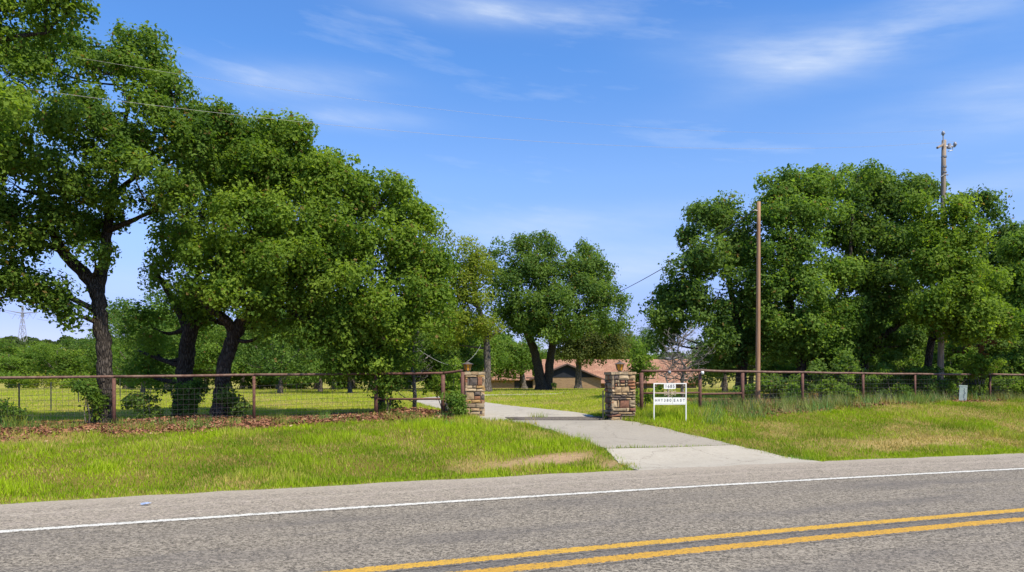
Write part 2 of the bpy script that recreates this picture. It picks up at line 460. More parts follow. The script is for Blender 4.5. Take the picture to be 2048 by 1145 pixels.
def terrain(x, y):
    x = np.asarray(x, float); y = np.asarray(y, float); s = verge_s(x, y)
    z = -0.025 + 0.775 * smooth(0.25, 10.2, s)
    z = z - 0.05 * np.exp(-((s - 1.6) / 0.9) ** 2)
    z = z - 0.21 * smooth(-4.5, -11, x) * smooth(3, 8, s) * (1 - smooth(27, 45, y)) + 0.26 * smooth(2.7, 5.2, x) * smooth(4.5, 9, s) * (1 - smooth(45, 75, y))
    z = z - 0.35 * smooth(80, 125, y)
    z = z + (fbm(x, y, 0.16, 3) - 0.5) * 0.10 * smooth(0.6, 3, s) * (1 - smooth(60, 90, y))
    hill = 17.0 * smooth(190, 520, y) * (0.75 + 0.6 * smooth(40, -160, x)) * (0.8 + 0.4 * vnoise(x, y, 0.006, 5))
    return z + hill


def T(x, y):
    return float(terrain(x, y))


def G(px, py, dmin=8, dmax=200):
    """where the ray of a photo pixel meets the ground"""
    d = np.linspace(dmin, dmax, 8000); x = (px - CX) / F * d; z = CAMZ - (py - HY) / F * d
    k = np.argmax(z - terrain(x, d) < 0)
    return np.array([x[k], d[k]])


def at(px, d):
    """ground point on a photo column at a given distance"""
    x = (px - CX) / F * d
    return np.array([x, d, T(x, d)])


# ground colours
FENCE_L = [(-420, 19.9), (-160, 20.9), (-50, 21.4), (228, 22.3), (508, 23.3), (752, 24.0), (886, 24.0), (925, 23.8)]
FENCE_R = [(1283, 24.6), (1400, 25.2), (1485, 26.4), (1605, 27.9), (1726, 29.6), (1830, 31.0), (1980, 33.0), (2110, 34.8), (2300, 37.5)]
fpts = np.array([((p - CX) / F * d, d) for p, d in FENCE_L + FENCE_R])


def fence_y(x):
    return np.interp(x, fpts[:, 0], fpts[:, 1])


def litter_mask(x, y):
    dy = np.asarray(y) - fence_y(x)
    k_ = smooth(-3, -8, x); L = smooth(-2.6 - 1.6 * k_, -1.2 - 1.0 * k_, dy) * (1 - smooth(0.8, 2.6, dy)) * (1 - smooth(-2.3, -1.2, x))
    R = smooth(-2.0, -0.9, dy) * (1 - smooth(6.0, 9.0, dy)) * smooth(6.5, 9.0, x) * 0.9
    wood = smooth(12, 16, x) * smooth(0.5, 3, dy) * (1 - smooth(22, 32, dy))
    e = np.exp(-(((x + 13.6) / 1.3) ** 2 + ((np.asarray(y) - 18.2) / 0.45) ** 2))
    m_ = np.maximum.reduce([L, R, wood * 0.8, e])
    return np.clip(m_ * (0.35 + 1.5 * fbm(x, y, 0.8, 11)), 0, 1)


DP = np.array([G(1085, 922), G(1150, 914)]).mean(0)


def dirt_mask(x, y):
    c1 = G(1090, 922); c2 = G(1260, 932)
    a = np.exp(-(((x - c1[0]) * 0.80 + (y - c1[1]) * 0.60) / 1.35) ** 2 - ((-(x - c1[0]) * 0.60 + (y - c1[1]) * 0.80) / 0.42) ** 2)
    b = np.exp(-(((x - c2[0]) / 0.8) ** 2 + ((y - c2[1]) / 0.75) ** 2))
    return np.clip(np.maximum(a * 1.3, b * 1.0) * (0.5 + fbm(x, y, 2.0, 21)), 0, 1)


STRAW = G(1830, 884)


def straw_mask(x, y):
    s = verge_s(x, y)
    a = np.exp(-((x - STRAW[0]) / 3.2) ** 2 - ((y - STRAW[1] - 0.38 * (x - STRAW[0])) / 0.75) ** 2)
    return np.clip(a * 1.2 * (0.4 + fbm(x, y, 1.5, 33)) + 0.55 * smooth(0.56, 0.75, fbm(x, y, 0.45, 41)) * smooth(0.3, 1.5, s), 0, 1)


def strip(lines, n_across, zoff, skirt=0.06):
    """draped strip between two polylines of ground points (left, right)"""
    L, R = lines; rows = len(L); v = []
    for i in range(rows):
        for j in range(n_across + 1):
            q = L[i] * (1 - j / n_across) + R[i] * (j / n_across)
            v.append((q[0], q[1], T(q[0], q[1]) + zoff))
    f = [(i * (n_across + 1) + j, i * (n_across + 1) + j + 1, (i + 1) * (n_across + 1) + j + 1, (i + 1) * (n_across + 1) + j) for i in range(rows - 1) for j in range(n_across)]
    o = len(v); ring = [i * (n_across + 1) for i in range(rows)]; ring2 = [i * (n_across + 1) + n_across for i in range(rows)]
    loop = ring2 + [(rows - 1) * (n_across + 1) + j for j in range(n_across - 1, 0, -1)] + ring[::-1] + list(range(1, n_across))
    for k in loop:
        v.append((v[k][0], v[k][1], v[k][2] - skirt))
    for k in range(len(loop)):
        k2 = (k + 1) % len(loop); f.append((loop[k], o + k, o + k2, loop[k2]))
    return v, f


def resample(pts, n):
    pts = np.array(pts, float); d = np.r_[0, np.cumsum(np.linalg.norm(np.diff(pts, axis=0), axis=1))]
    s = np.linspace(0, d[-1], n)
    return np.c_[[np.interp(s, d, pts[:, k]) for k in range(pts.shape[1])]].T


def spline(pts, n):
    """Catmull-Rom through points, resampled"""
    p = [np.array(q, float) for q in pts]; p = [2 * p[0] - p[1]] + p + [2 * p[-1] - p[-2]]; out = []
    for i in range(1, len(p) - 2):
        for u in np.linspace(0, 1, 14, endpoint=False):
            a, b, c, d = p[i - 1:i + 3]
            out.append(0.5 * (2 * b + (c - a) * u + (2 * a - 5 * b + 4 * c - d) * u * u + (3 * b - a - 3 * c + d) * u ** 3))
    out.append(p[-2])
    return resample(out, n)


apL = resample([G(1262, 936), G(1222, 911), G(1206, 899)], 8)
apR = resample([G(1600, 915), G(1530, 905), G(1470, 891)], 8)
apL[0] = (apL[0][0], float(road_y(apL[0][0]) + 2.40 / road_cos(apL[0][0]))); apL = resample([apL[0], apL[3], apL[-1]], 8)
apR[0] = (apR[0][0] + 0.15, float(road_y(apR[0][0] + 0.15) + 2.40 / road_cos(apR[0][0] + 0.15))); apR = resample([apR[0], apR[3], apR[-1]], 8)
# near edge of the apron meets the pavement edge
upL = resample([G(1203, 898), G(1160, 884), G(1100, 862), G(1052, 848), G(1008, 842)], 14)
upR = resample([G(1467, 890.3), G(1400, 875), G(1330, 858), G(1232, 840)], 14)
cen = spline([(1.0, 23.55), (-0.1, 27), (-1.5, 31), (-3.0, 37), (-3.9, 44), (-3.6, 51), (-0.5, 56.5), (5, 59.5), (14, 61.5), (30, 64), (60, 68)], 70)
tan = np.gradient(cen, axis=0); tan /= np.linalg.norm(tan, axis=1)[:, None]; nor = np.c_[-tan[:, 1], tan[:, 0]]
wd = np.interp(np.arange(70), [0, 8, 30, 69], [2.0, 1.7, 1.75, 1.9])[:, None]
inL, inR = cen + nor * wd, cen - nor * wd


def inside(poly, x, y):
    r = np.zeros(len(x), bool); n = len(poly); j = n - 1
    for i in range(n):
        xi, yi = poly[i]; xj, yj = poly[j]
        if yi != yj:
            r ^= ((yi > y) != (yj > y)) & (x < (xj - xi) * (y - yi) / (yj - yi) + xi)
        j = i
    return r


DRIVE_POLYS = [np.r_[apL, apR[::-1]], np.r_[upL, upR[::-1]], np.r_[inL, inR[::-1]], np.array([upL[-1], inL[0], inR[0], upR[-1]])]


def on_drive(x, y):
    r = np.zeros(len(x), bool)
    for p in DRIVE_POLYS:
        b = (x > p[:, 0].min()) & (x < p[:, 0].max()) & (y > p[:, 1].min()) & (y < p[:, 1].max())
        r[b] |= inside(p, x[b], y[b])
    return r


# --- ground sheet
def axis(parts):
    out = []
    for a, b, st in parts:
        out += list(np.arange(a, b, st))
    return np.array(out + [parts[-1][1]])


gx = axis([(-2500, -400, 300), (-400, -80, 40), (-80, -24, 4), (-24, 30, 0.3), (30, 80, 3), (80, 400, 40), (400, 2500, 300)])
gy = axis([(-400, -40, 60), (-40, 6, 4), (6, 40, 0.3), (40, 130, 2.0), (130, 600, 18), (600, 3000, 300)])
X, Y = np.meshgrid(gx, gy); xs, ys = X.ravel(), Y.ravel()
zs = terrain(xs, ys); sv = verge_s(xs, ys)
g = np.array([0.17, 0.15, 0.035]); fld = np.array([0.26, 0.28, 0.030]); lit = np.array([0.15, 0.075, 0.045]); dirt = np.array([0.36, 0.26, 0.16]); straw = np.array([0.36, 0.29, 0.12])
colg = np.where((ys > fence_y(xs))[:, None], fld, g) * (0.75 + 0.5 * fbm(xs, ys, 0.25, 2))[:, None]
far_dry = smooth(75, 110, ys) * (0.3 + 0.7 * vnoise(xs, ys, 0.05, 8)); colg = colg * (1 - far_dry[:, None] * 0.55) + np.array([0.30, 0.25, 0.12]) * far_dry[:, None] * 0.55
for mk, cc in ((straw_mask(xs, ys), straw), (litter_mask(xs, ys), lit), (dirt_mask(xs, ys), dirt)):
    colg = colg * (1 - mk[:, None]) + cc * mk[:, None]
gravel = (1 - smooth(-0.1, 0.5, sv)) * (sv > -1.5); colg = colg * (1 - gravel[:, None]) + np.array([0.34, 0.31, 0.27]) * gravel[:, None]
zs = zs - 0.055 * on_drive(xs, ys)
zs = np.where(sv < -0.15, -0.03, zs)
nx, ny = len(gx), len(gy); idx = np.arange(nx * ny).reshape(ny, nx)
fq = np.stack([idx[:-1, :-1], idx[:-1, 1:], idx[1:, 1:], idx[1:, :-1]], -1).reshape(-1, 4)
tag(obj('ground', mesh_np('ground', np.c_[xs, ys, zs], fq, colg, smooth_=True), M_GROUND), kind='structure')


# --- road and painted lines as sheets following the same curve
def road_sheet(name, v0, v1, z, m_, nv=1, edge_jit=0.0):
    x = axis([(-900, -60, 60), (-60, -16, 2.0), (-16, 20, 0.25), (20, 80, 2.0), (80, 900, 60)])
    s = np.polyval(np.polyder(QC), np.clip(x, -14, 16)); nrm = np.c_[-s, np.ones_like(s)] / np.sqrt(1 + s * s)[:, None]
    u = np.r_[0, np.cumsum(np.hypot(np.diff(x), np.diff(road_y(x))))]
    V, U, Fq = [], [], []
    for j in range(nv + 1):
        vv = v0 + (v1 - v0) * j / nv
        jt = (fbm(x, x * 0 + j, 1.6, 51) - 0.5) * edge_jit * (j == nv)
        pt = np.c_[x, road_y(x)] + nrm * (vv + jt)[:, None] if edge_jit else np.c_[x, road_y(x)] + nrm * vv
        crown = z + 0.0 * pt[:, 0]
        V.append(np.c_[pt, crown]); U.append(np.c_[u, np.full(len(x), vv)])
    n_ = len(x); V = np.concatenate(V); U = np.concatenate(U)
    for j in range(nv):
        i = np.arange(n_ - 1); Fq.append(np.c_[j * n_ + i, j * n_ + i + 1, (j + 1) * n_ + i + 1, (j + 1) * n_ + i])
    return tag(obj(name, mesh_np(name, V, np.concatenate(Fq), uv=U), m_), kind='structure')


road_sheet('road', -9.9, 2.5, 0.0, M_ROAD, 12, 0.25)
M_WL = asphalt('worn_white_paint', ((0.60, 0.60, 0.54), -0.085, 0.085))
M_Y1 = asphalt('worn_yellow_paint', ((0.52, 0.31, 0.04), -3.79, -3.57)); M_Y2 = asphalt('worn_yellow_paint', ((0.50, 0.285, 0.036), -4.31, -4.07))
road_sheet('white_edge_line', -0.13, 0.13, 0.004, M_WL, 2)
road_sheet('yellow_centre_line', -3.85, -3.51, 0.004, M_Y1, 2)
road_sheet('yellow_centre_line', -4.37, -4.00, 0.004, M_Y2, 2)


def drive(name, L, R, m_, zoff=0.035):
    L, R = resample(L, 3 * len(L)), resample(R, 3 * len(R)); jl = (fbm(L[:, 0], L[:, 1], 1.9, 13) - .5)[:, None] * 0.34; jr = (fbm(R[:, 0], R[:, 1], 1.9, 14) - .5)[:, None] * 0.34; dv = (R - L) / np.linalg.norm(R - L, axis=1)[:, None]
    L, R = L + dv * jl, R + dv * jr
    v, f = strip((L, R), 10, zoff); mb = MB(); mb.raw(v, f)
    return tag(obj(name, mb.mesh(name), m_), kind='structure')


drive('driveway_apron', apL, apR, M_APRON, 0.010)
drive('driveway', upL, upR, M_DRIVE, 0.012)
drive('driveway', inL, inR, M_APRON, 0.012)

# ------------------------------------------------------------------ leaves, trees, shrubs
def leaf_quads(c, axis_, nrm, L, Wd):
    """kite-shaped folded leaves -> verts, tri faces"""
    axis_ = axis_ / np.linalg.norm(axis_, axis=1)[:, None]
    side = np.cross(nrm, axis_); side /= np.linalg.norm(side, axis=1)[:, None] + 1e-9
    up = np.cross(axis_, side)
    L = L[:, None]; Wd = Wd[:, None]
    b = c - axis_ * L * 0.5; tp = c + axis_ * L * 0.5; mid = c + axis_ * L * 0.08
    l = mid + side * Wd * 0.5 + up * Wd * 0.16; r = mid - side * Wd * 0.5 + up * Wd * 0.16
    n = len(c); v = np.stack([b, l, tp, r], 1).reshape(-1, 3); i = np.arange(n) * 4
    f = np.concatenate([np.c_[i, i + 2, i + 1], np.c_[i, i + 3, i + 2]])
    return v, f


GREEN = dict(
    oak=((0.070, 0.142, 0.022), (0.195, 0.300, 0.044)),
    warm=((0.090, 0.172, 0.020), (0.240, 0.348, 0.044)),
    lime=((0.150, 0.210, 0.024), (0.310, 0.370, 0.050)),
    dark=((0.070, 0.140, 0.030), (0.180, 0.280, 0.055)),
    mid=((0.085, 0.170, 0.028), (0.210, 0.325, 0.055)),
    rust=((0.16, 0.06, 0.025), (0.34, 0.16, 0.07)),
    olive=((0.075, 0.105, 0.026), (0.175, 0.215, 0.060)))


def crown_mesh(name, lobes, n_leaves, size, tint, per=44, sig=0.24, seed=1, sparse=0.405, off=(0, 0, 0), warmc=0.02):
    """lobes: (centre xyz, radii xyz, weight). Returns mesh and cluster centres with lobe ids."""
    r = np.random.default_rng(seed); ncl = max(12, n_leaves // per)
    area = np.array([(rr[0] * rr[2] + rr[0] * rr[1] + rr[1] * rr[2]) * wt for _, rr, wt in lobes]); cnt = np.maximum(3, (ncl * area / area.sum())).astype(int)
    CC, CO, LID = [], [], []
    for li, ((c, rr, wt), k) in enumerate(zip(lobes, cnt)):
        d = r.normal(size=(k * 3, 3)); d /= np.linalg.norm(d, axis=1)[:, None]
        keep = (d[:, 2] > -0.25) | (r.random(len(d)) < 0.55); d = d[keep][:k]
        rad = 0.40 + 0.62 * r.random(len(d)) ** 0.6; rad = rad * np.where(r.random(len(d)) < 0.16, 1.18, 1.0)
        wob = 1 + 0.22 * np.sin(d[:, 0] * 5 + li) * np.cos(d[:, 2] * 6 + li * 2) + 0.08 * r.normal(size=len(d))
        CC.append(np.array(c) + d * (rad * wob)[:, None] * np.array(rr)); CO.append(d); LID.append(np.full(len(d), li))
    CC = np.concatenate(CC); CO = np.concatenate(CO); LID = np.concatenate(LID)
    fq_ = 0.36 / sig
    hole = 0.5 * vnoise(CC[:, 0] + 0.6 * CC[:, 2], CC[:, 2] - 0.4 * CC[:, 1], fq_, seed) + 0.5 * vnoise(CC[:, 0] - 0.5 * CC[:, 1], CC[:, 2] + 0.7 * CC[:, 1], fq_ * 1.3, seed + 3)
    kp = hole > sparse; CC, CO, LID = CC[kp], CO[kp], LID[kp]
    n = len(CC); csz = 0.55 + 1.0 * r.random(n) ** 1.3; kper = np.maximum(8, (per * csz ** 2)).astype(int)
    ci = np.repeat(np.arange(n), kper); N = len(ci)
    dd = r.normal(size=(N, 3)); dd[:, 2] = dd[:, 2] + 0.18; dd += CO[ci] * 0.35; dd /= np.linalg.norm(dd, axis=1)[:, None]
    rs = sig * 2.0 * csz[ci]; rr_ = rs * (0.2 + 0.8 * r.random(N) ** 0.55)
    flat = np.array([1.0, 1.0, 0.85]); ph = ci * 1.7
    rr_ = rr_ * (1 + 0.28 * np.sin(dd[:, 0] * 4.2 + ph) * np.sin(dd[:, 1] * 4.6 + ph * 2))
    pos = CC[ci] + dd * rr_[:, None] * flat
    axis_ = np.cross(dd, r.normal(size=(N, 3))) + dd * 0.55 + r.normal(size=(N, 3)) * 0.3 + np.array([0, 0, -0.2])
    nrm = dd * 0.85 + np.array([0, 0, 0.4]) + r.normal(size=(N, 3)) * 0.45
    L = size * (0.45 + 1.0 * r.random(N) ** 1.2); Wd = L * (0.5 + 0.35 * r.random(N))
    v, f = leaf_quads(pos, axis_, nrm, L, Wd)
    a, b = np.array(GREEN[tint][0]), np.array(GREEN[tint][1])
    k = np.clip(0.50 + 0.30 * r.normal(size=n)[ci] + 0.10 * r.normal(size=N), 0, 1)[:, None]
    col = a + (b - a) * k
    br = r.random(N) < warmc; col[br] = np.array([0.22, 0.16, 0.05])
    return mesh_np(name, v - np.array(off), f, np.repeat(col, 4, 0)), CC, LID


def curve_pts(a, b, n, sag=0.0, jit=0.0):
    a = Vector(a); b = Vector(b); out = []; L = (b - a).length
    j1 = Vector((random.uniform(-1, 1), random.uniform(-1, 1), random.uniform(-1, 1))) * jit * L
    for i in range(n):
        u = i / (n - 1); p = a.lerp(b, u) + j1 * math.sin(u * math.pi) + Vector((0, 0, sag * L * math.sin(u * math.pi)))
        out.append(p)
    return out


def make_tree(name, label, limbs, lobes, d0, n_leaves, size, tint, seed, group=None, bark=None, per=44, sig=0.24, twigs=0.5, world=False, warmc=0.02, sides=10, holes=0.405):
    """limbs: px polylines (px,py,dd,half-width px); lobes: (px,py,dd,rx,ry[,weight])"""
    random.seed(seed)
    if not world:
        LM = [[(P(a, b, d0 + dd), 0.88 * r * (d0 + dd) / F) for a, b, dd, r in l] for l in limbs]
        LB = []
        for q in lobes:
            a, b, dd, rx, ry = q[:5]; wt = q[5] if len(q) > 5 else 1.0; d = d0 + dd; sx = rx * d / F; sz = ry * d / F
            LB.append((P(a, b, d), (sx, 0.5 * sx + 0.5 * sz, sz), wt))
    else:
        LM, LB = limbs, lobes
    base = np.array(LM[0][0][0]); base[2] = T(base[0], base[1]) if not world else base[2]
    root = thing(name, label, 'tree', base, group)
    cm, CC, LID = crown_mesh('crown', LB, int(n_leaves * 2.0), size * 0.78, tint, int(per * 3.0), sig * 1.0, seed, holes, off=base, warmc=warmc)
    mb = MB(); joints = []
    for li, l in enumerate(LM):
        pts = resample([tuple(p) + (r,) for p, r in l], max(6, 5 * len(l)))
        rad = pts[:, 3].copy()
        if li == 0:
            h = pts[:, 2] - base[2]; rad *= 1 + 0.55 * np.exp(-np.maximum(h, 0) / 0.35); pts[0, 2] -= 0.3
        pp = [Vector(p[:3]) + Vector((random.uniform(-1, 1), random.uniform(-1, 1), 0)) * float(rr) * 0.12 for p, rr in zip(pts, rad)]
        mb.tube(pp, list(rad), sides, jit=0.07)
        joints += [(np.array(p), rr) for p, rr in zip(pp, rad)][2:]
    jp = np.array([j[0] for j in joints]); jr = np.array([j[1] for j in joints]); szr = max(jr)
    for li, (c, rr, wt) in enumerate(LB):
        dv = np.array(c) - jp; cost = np.linalg.norm(dv, axis=1) + np.maximum(0, -dv[:, 2] + 0.2) * 1.5 + (jr < 0.03) * 1.0
        k = int(np.argmin(cost)); r0 = min(jr[k] * 0.75, 0.30 * szr)
        pts = curve_pts(jp[k], c, 7, -0.06, 0.10); rads = np.linspace(r0, max(0.018, 0.14 * r0), 7)
        mb.tube(pts, list(rads), 6, jit=0.05)
        sel = np.where(LID == li)[0]; sub = np.array([tuple(p) for p in pts[2:]])
        for q in sel:
            if random.random() > twigs:
                continue
            j = int(np.argmin(np.linalg.norm(sub - CC[q], axis=1)))
            mb.tube(curve_pts(sub[j], CC[q], 3, -0.03, 0.08), [max(0.010, rads[j + 2] * 0.4), 0.009 + 0.004 * szr, 0.005], 3, cap=False)
    obj('trunk', mb.mesh('trunk', base, True), bark or M_BARK, root)
    obj('crown', cm, M_LEAF, root)
    return root


# --- near oaks at the left fence
make_tree('oak_tree', 'tall oak whose dark trunk stands in the pipe fence line itself',
          [[(208, 852, 0, 19), (210, 800, 0, 17), (211, 745, 0, 16.5), (207, 690, 0, 16), (200, 640, 0, 15.5), (196, 590, 0, 16), (178, 556, 0, 15), (150, 530, 0, 13), (122, 500, -.2, 12), (100, 450, -.4, 9), (80, 370, -.6, 6)],
           [(194, 596, 0, 13), (205, 545, .3, 12), (212, 480, .5, 11), (222, 410, .6, 9), (235, 320, .8, 7), (255, 220, .8, 4), (275, 130, .8, 2.5)],
           [(198, 622, 0, 8), (172, 612, -.2, 7), (140, 595, -.5, 6), (90, 578, -.8, 5), (40, 585, -1.2, 4), (-10, 600, -1.5, 2.5)],
           [(214, 462, .5, 8), (250, 448, .2, 6), (290, 430, -.2, 4), (330, 415, -.4, 2.5)],
           [(120, 500, -.2, 8), (60, 478, -.6, 6), (0, 440, -1, 4)],
           [(225, 390, .6, 6), (300, 330, .4, 4), (370, 270, .3, 2.5)]],
          [(285, 115, .6, 50, 55), (215, 150, 0, 75, 55), (100, 130, .5, 85, 65), (20, 150, -.5, 80, 75), (345, 190, .4, 58, 50), (410, 240, .6, 50, 45), (300, 250, -.8, 85, 60),
           (180, 255, -1.2, 85, 60), (60, 265, -1, 85, 60), (390, 310, .2, 65, 50), (270, 350, -1, 80, 55), (150, 360, -1.4, 80, 55), (30, 370, -1, 80, 60), (340, 400, -.4, 60, 34),
           (90, 450, -1, 75, 45), (0, 470, -1.3, 60, 50), (180, 440, .8, 55, 40), (190, 520, -.6, 34, 32), (40, 560, -1.2, 55, 32), (-30, 580, -1.4, 60, 40), (115, 590, -.8, 42, 24), (150, 628, -.5, 22, 14, .5),
           (460, 260, 1.0, 42, 40), (-70, 300, -1, 90, 140)],
          22.8, 62000, 0.155, 'oak', 11, per=40, sig=0.21, warmc=0.03)
make_tree('oak_tree', 'oak of which only outer boughs show, hanging above the other crowns',
          [[(-330, 900, 0, 26), (-320, 700, 0, 24), (-300, 480, 0, 20), (-230, 260, 0, 15), (-120, 130, 0, 10), (-10, 85, 0, 6), (40, 72, 0, 5), (95, 66, 0, 3)],
           [(-120, 130, 0, 7), (-50, 40, 0, 6), (0, 20, 0, 4.5), (45, 10, 0, 4), (60, -30, 0, 2.5)],
           [(-300, 480, 0, 14), (-220, 330, -.5, 9), (-120, 260, -.8, 5)],
           [(-310, 520, 0, 14), (-400, 300, .5, 9), (-420, 100, .8, 5)]],
          [(20, 20, 0, 48, 30), (95, 10, 0, 44, 24), (155, 14, .2, 26, 22, .8), (60, 66, 0, 50, 18, .8), (-40, 60, 0, 70, 50), (-30, -30, 0, 80, 50), (100, -40, 0, 80, 40), (-150, 30, 0, 110, 90),
           (-150, 200, -.6, 110, 90), (-20, 230, -1.0, 50, 55), (-20, 310, -1.0, 42, 50), (-300, 80, 0, 150, 130), (-420, 260, 0, 140, 120), (-280, 320, 0, 130, 100), (-120, 370, -1, 80, 60)],
          18.6, 30000, 0.15, 'warm', 12, per=40, sig=0.2)
make_tree('oak_tree', 'straight dark oak trunk rising from the leaf pile under a broad merged crown',
          [[(368, 828, 0, 22), (369, 780, 0, 19), (370, 730, 0, 18), (374, 690, 0, 17), (384, 655, 0, 17), (398, 628, 0, 15), (420, 590, 0, 13), (440, 520, .3, 10), (450, 440, .5, 8), (470, 350, .6, 5)],
           [(378, 672, 0, 11), (362, 630, .4, 9), (335, 580, .6, 7), (300, 530, .8, 4)],
           [(400, 622, 0, 9), (450, 560, .8, 7), (520, 470, 1.2, 5), (560, 380, 1.4, 3)]],
          [(430, 330, .6, 70, 60), (500, 290, 1.2, 65, 45), (380, 420, .5, 75, 60), (365, 490, .5, 45, 50), (340, 570, .6, 30, 40), (305, 655, .8, 45, 34), (400, 520, -.4, 80, 60), (370, 610, -.3, 40, 40),
           (560, 300, 1.6, 60, 50), (620, 360, 1.8, 70, 50), (520, 400, 1.2, 80, 60), (310, 700, 1.2, 44, 36), (275, 700, 1.5, 32, 34), (295, 745, 1.4, 40, 26, .8), (430, 600, .8, 70, 36), (590, 480, .9, 80, 60), (660, 520, 1.2, 70, 60), (560, 600, 1.4, 60, 40), (640, 620, 1.6, 60, 40)],
          26.6, 44000, 0.155, 'oak', 13, per=42, sig=0.23, holes=0.33)
make_tree('oak_tree', 'leaning forked oak with the widest bright crown, right of the leaf pile',
          [[(438, 840, 0, 19), (442, 795, 0, 16), (447, 745, 0, 16), (455, 705, 0, 16), (468, 672, 0, 16), (484, 645, 0, 16), (505, 622, 0, 13), (545, 600, 0, 10), (600, 560, -.4, 7), (670, 500, -.6, 4)],
           [(470, 668, 0, 11), (452, 640, -.3, 11), (425, 622, -.5, 9), (405, 600, -.7, 7), (395, 540, -.8, 4)],
           [(500, 625, 0, 11), (520, 560, .3, 10), (545, 470, .5, 7), (575, 380, .6, 5), (590, 300, .6, 3)],
           [(545, 600, 0, 8), (640, 590, -.3, 6), (740, 580, -.3, 4), (820, 560, -.2, 2.5)],
           [(560, 608, -.2, 6), (620, 650, -.4, 4.5), (680, 680, -.4, 3), (720, 720, -.4, 2)]],
          [(560, 290, .2, 70, 42), (620, 340, .3, 70, 50), (500, 350, -.2, 75, 55), (690, 395, .3, 62, 45), (765, 400, .5, 55, 46), (815, 440, .6, 45, 40), (580, 430, -.6, 85, 55), (680, 470, -.4, 80, 50), (480, 450, -.9, 85, 55),
           (770, 500, 0, 72, 50), (845, 545, .4, 45, 45), (440, 530, -1.1, 75, 50), (560, 530, -1.2, 85, 50), (670, 560, -.9, 75, 45), (500, 600, -1.3, 70, 40), (790, 590, -.2, 75, 45), (860, 610, .3, 45, 38),
           (620, 640, -.6, 70, 40), (720, 640, -.6, 75, 40), (820, 655, 0, 65, 30), (740, 690, -.3, 60, 38), (700, 720, -.2, 40, 30, .8), (770, 735, -.1, 42, 34, .8), (400, 590, -1.2, 40, 40), (530, 660, -.6, 35, 22, .6)],
          24.4, 66000, 0.155, 'warm', 14, per=42, sig=0.22, holes=0.33)
make_tree('oak_tree', 'slender dark tree screening the end of the plain pipe fence',
          [[(762, 815, 0, 7), (764, 760, 0, 6.5), (758, 700, 0, 6), (752, 640, 0, 4), (755, 580, 0, 2.5)], [(760, 720, 0, 4), (790, 690, 0, 3), (815, 660, 0, 2)], [(762, 740, 0, 4), (730, 710, 0, 3), (705, 690, 0, 2)]],
          [(735, 690, 0, 50, 40), (785, 680, .2, 48, 36), (760, 630, 0, 50, 40), (700, 660, .3, 40, 36), (745, 735, -.2, 42, 26), (800, 725, .1, 36, 26), (690, 705, .3, 34, 26)],
          26.4, 13000, 0.13, 'dark', 15, per=42, sig=0.2)
# --- oaks beyond the gate
make_tree('oak_tree', 'thin-crowned lime green oak with a straight trunk beside the drive loop',
          [[(974, 786, 0, 10), (975, 740, 0, 8), (974, 690, 0, 7.5), (968, 650, 0, 6.5), (955, 610, 0, 5.5), (948, 570, 0, 4.5), (940, 520, 0, 3)], [(968, 655, 0, 4), (930, 640, 0, 3.5), (880, 620, 0, 2)], [(960, 620, 0, 4), (900, 560, 1, 3.5), (880, 500, 1, 2)], [(972, 680, 0, 4), (1000, 660, 0, 2)]],
          [(932, 512, 0, 28, 24), (958, 548, -1, 26, 26), (912, 560, 1, 34, 26), (880, 480, 2, 26, 26), (860, 530, 2, 36, 30), (890, 600, 0, 46, 28), (940, 605, -1, 38, 20), (925, 645, -1, 50, 18), (975, 655, -1, 36, 15), (880, 650, 0, 36, 20), (850, 590, 2, 34, 30), (905, 690, 1, 30, 14, .5)],
          66, 20000, 0.26, 'lime', 16, bark=M_BARK_GREY, per=34, sig=0.42)
make_tree('oak_tree', 'big dark green oak with twin trunks on the lawn before the house',
          [[(1083, 786, 0, 15), (1079, 752, 0, 11), (1072, 715, 0, 10), (1062, 685, 0, 9), (1050, 650, 0, 7), (1035, 590, 0, 5), (1030, 530, 0, 3)], [(1094, 786, .3, 13), (1098, 750, .3, 10), (1101, 715, .3, 9), (1106, 680, .3, 8), (1120, 640, .3, 6), (1150, 580, .3, 4.5), (1165, 530, .3, 3)],
           [(1052, 655, 0, 5), (1080, 600, -1, 4), (1090, 540, -1, 3)], [(1120, 645, 0, 5), (1180, 620, -1, 3.5), (1220, 605, -1, 2)]],
          [(1020, 508, 0, 42, 28), (1062, 492, 0, 40, 20), (1088, 515, -1, 34, 28), (1000, 548, 0, 38, 30), (1045, 552, -2, 48, 34), (995, 590, 0, 32, 26), (1100, 560, -2, 40, 30), (1162, 510, 1, 34, 26), (1185, 545, 0, 34, 28),
           (1150, 552, -1, 36, 30), (1205, 575, 0, 26, 20), (1165, 595, -2, 52, 30), (1225, 610, 0, 26, 20), (1100, 612, -3, 62, 32), (1045, 618, -3, 50, 32), (1010, 640, -1, 30, 22), (1185, 645, -2, 46, 24), (1120, 650, -3, 60, 24), (1060, 655, -2, 40, 20), (1230, 650, 1, 24, 20)],
          74, 44000, 0.29, 'dark', 17, per=38, sig=0.42)
make_tree('oak_tree', 'grey-trunked oak standing against the brick gable wall',
          [[(1157, 780, 0, 8), (1157, 745, 0, 6.5), (1158, 715, 0, 6), (1152, 690, 0, 5), (1146, 660, 0, 3)], [(1158, 712, 0, 4), (1180, 695, 0, 3), (1205, 690, 0, 2)]],
          [(1142, 675, 0, 32, 26), (1172, 668, 0, 34, 24), (1205, 690, -1, 34, 22), (1230, 705, -1, 24, 20), (1190, 715, -1, 28, 14), (1128, 700, 0, 22, 18), (1152, 706, 1, 22, 12, .6), (1235, 675, 0, 24, 24)],
          96, 15000, 0.32, 'olive', 18, bark=M_BARK_GREY, per=34, sig=0.46)
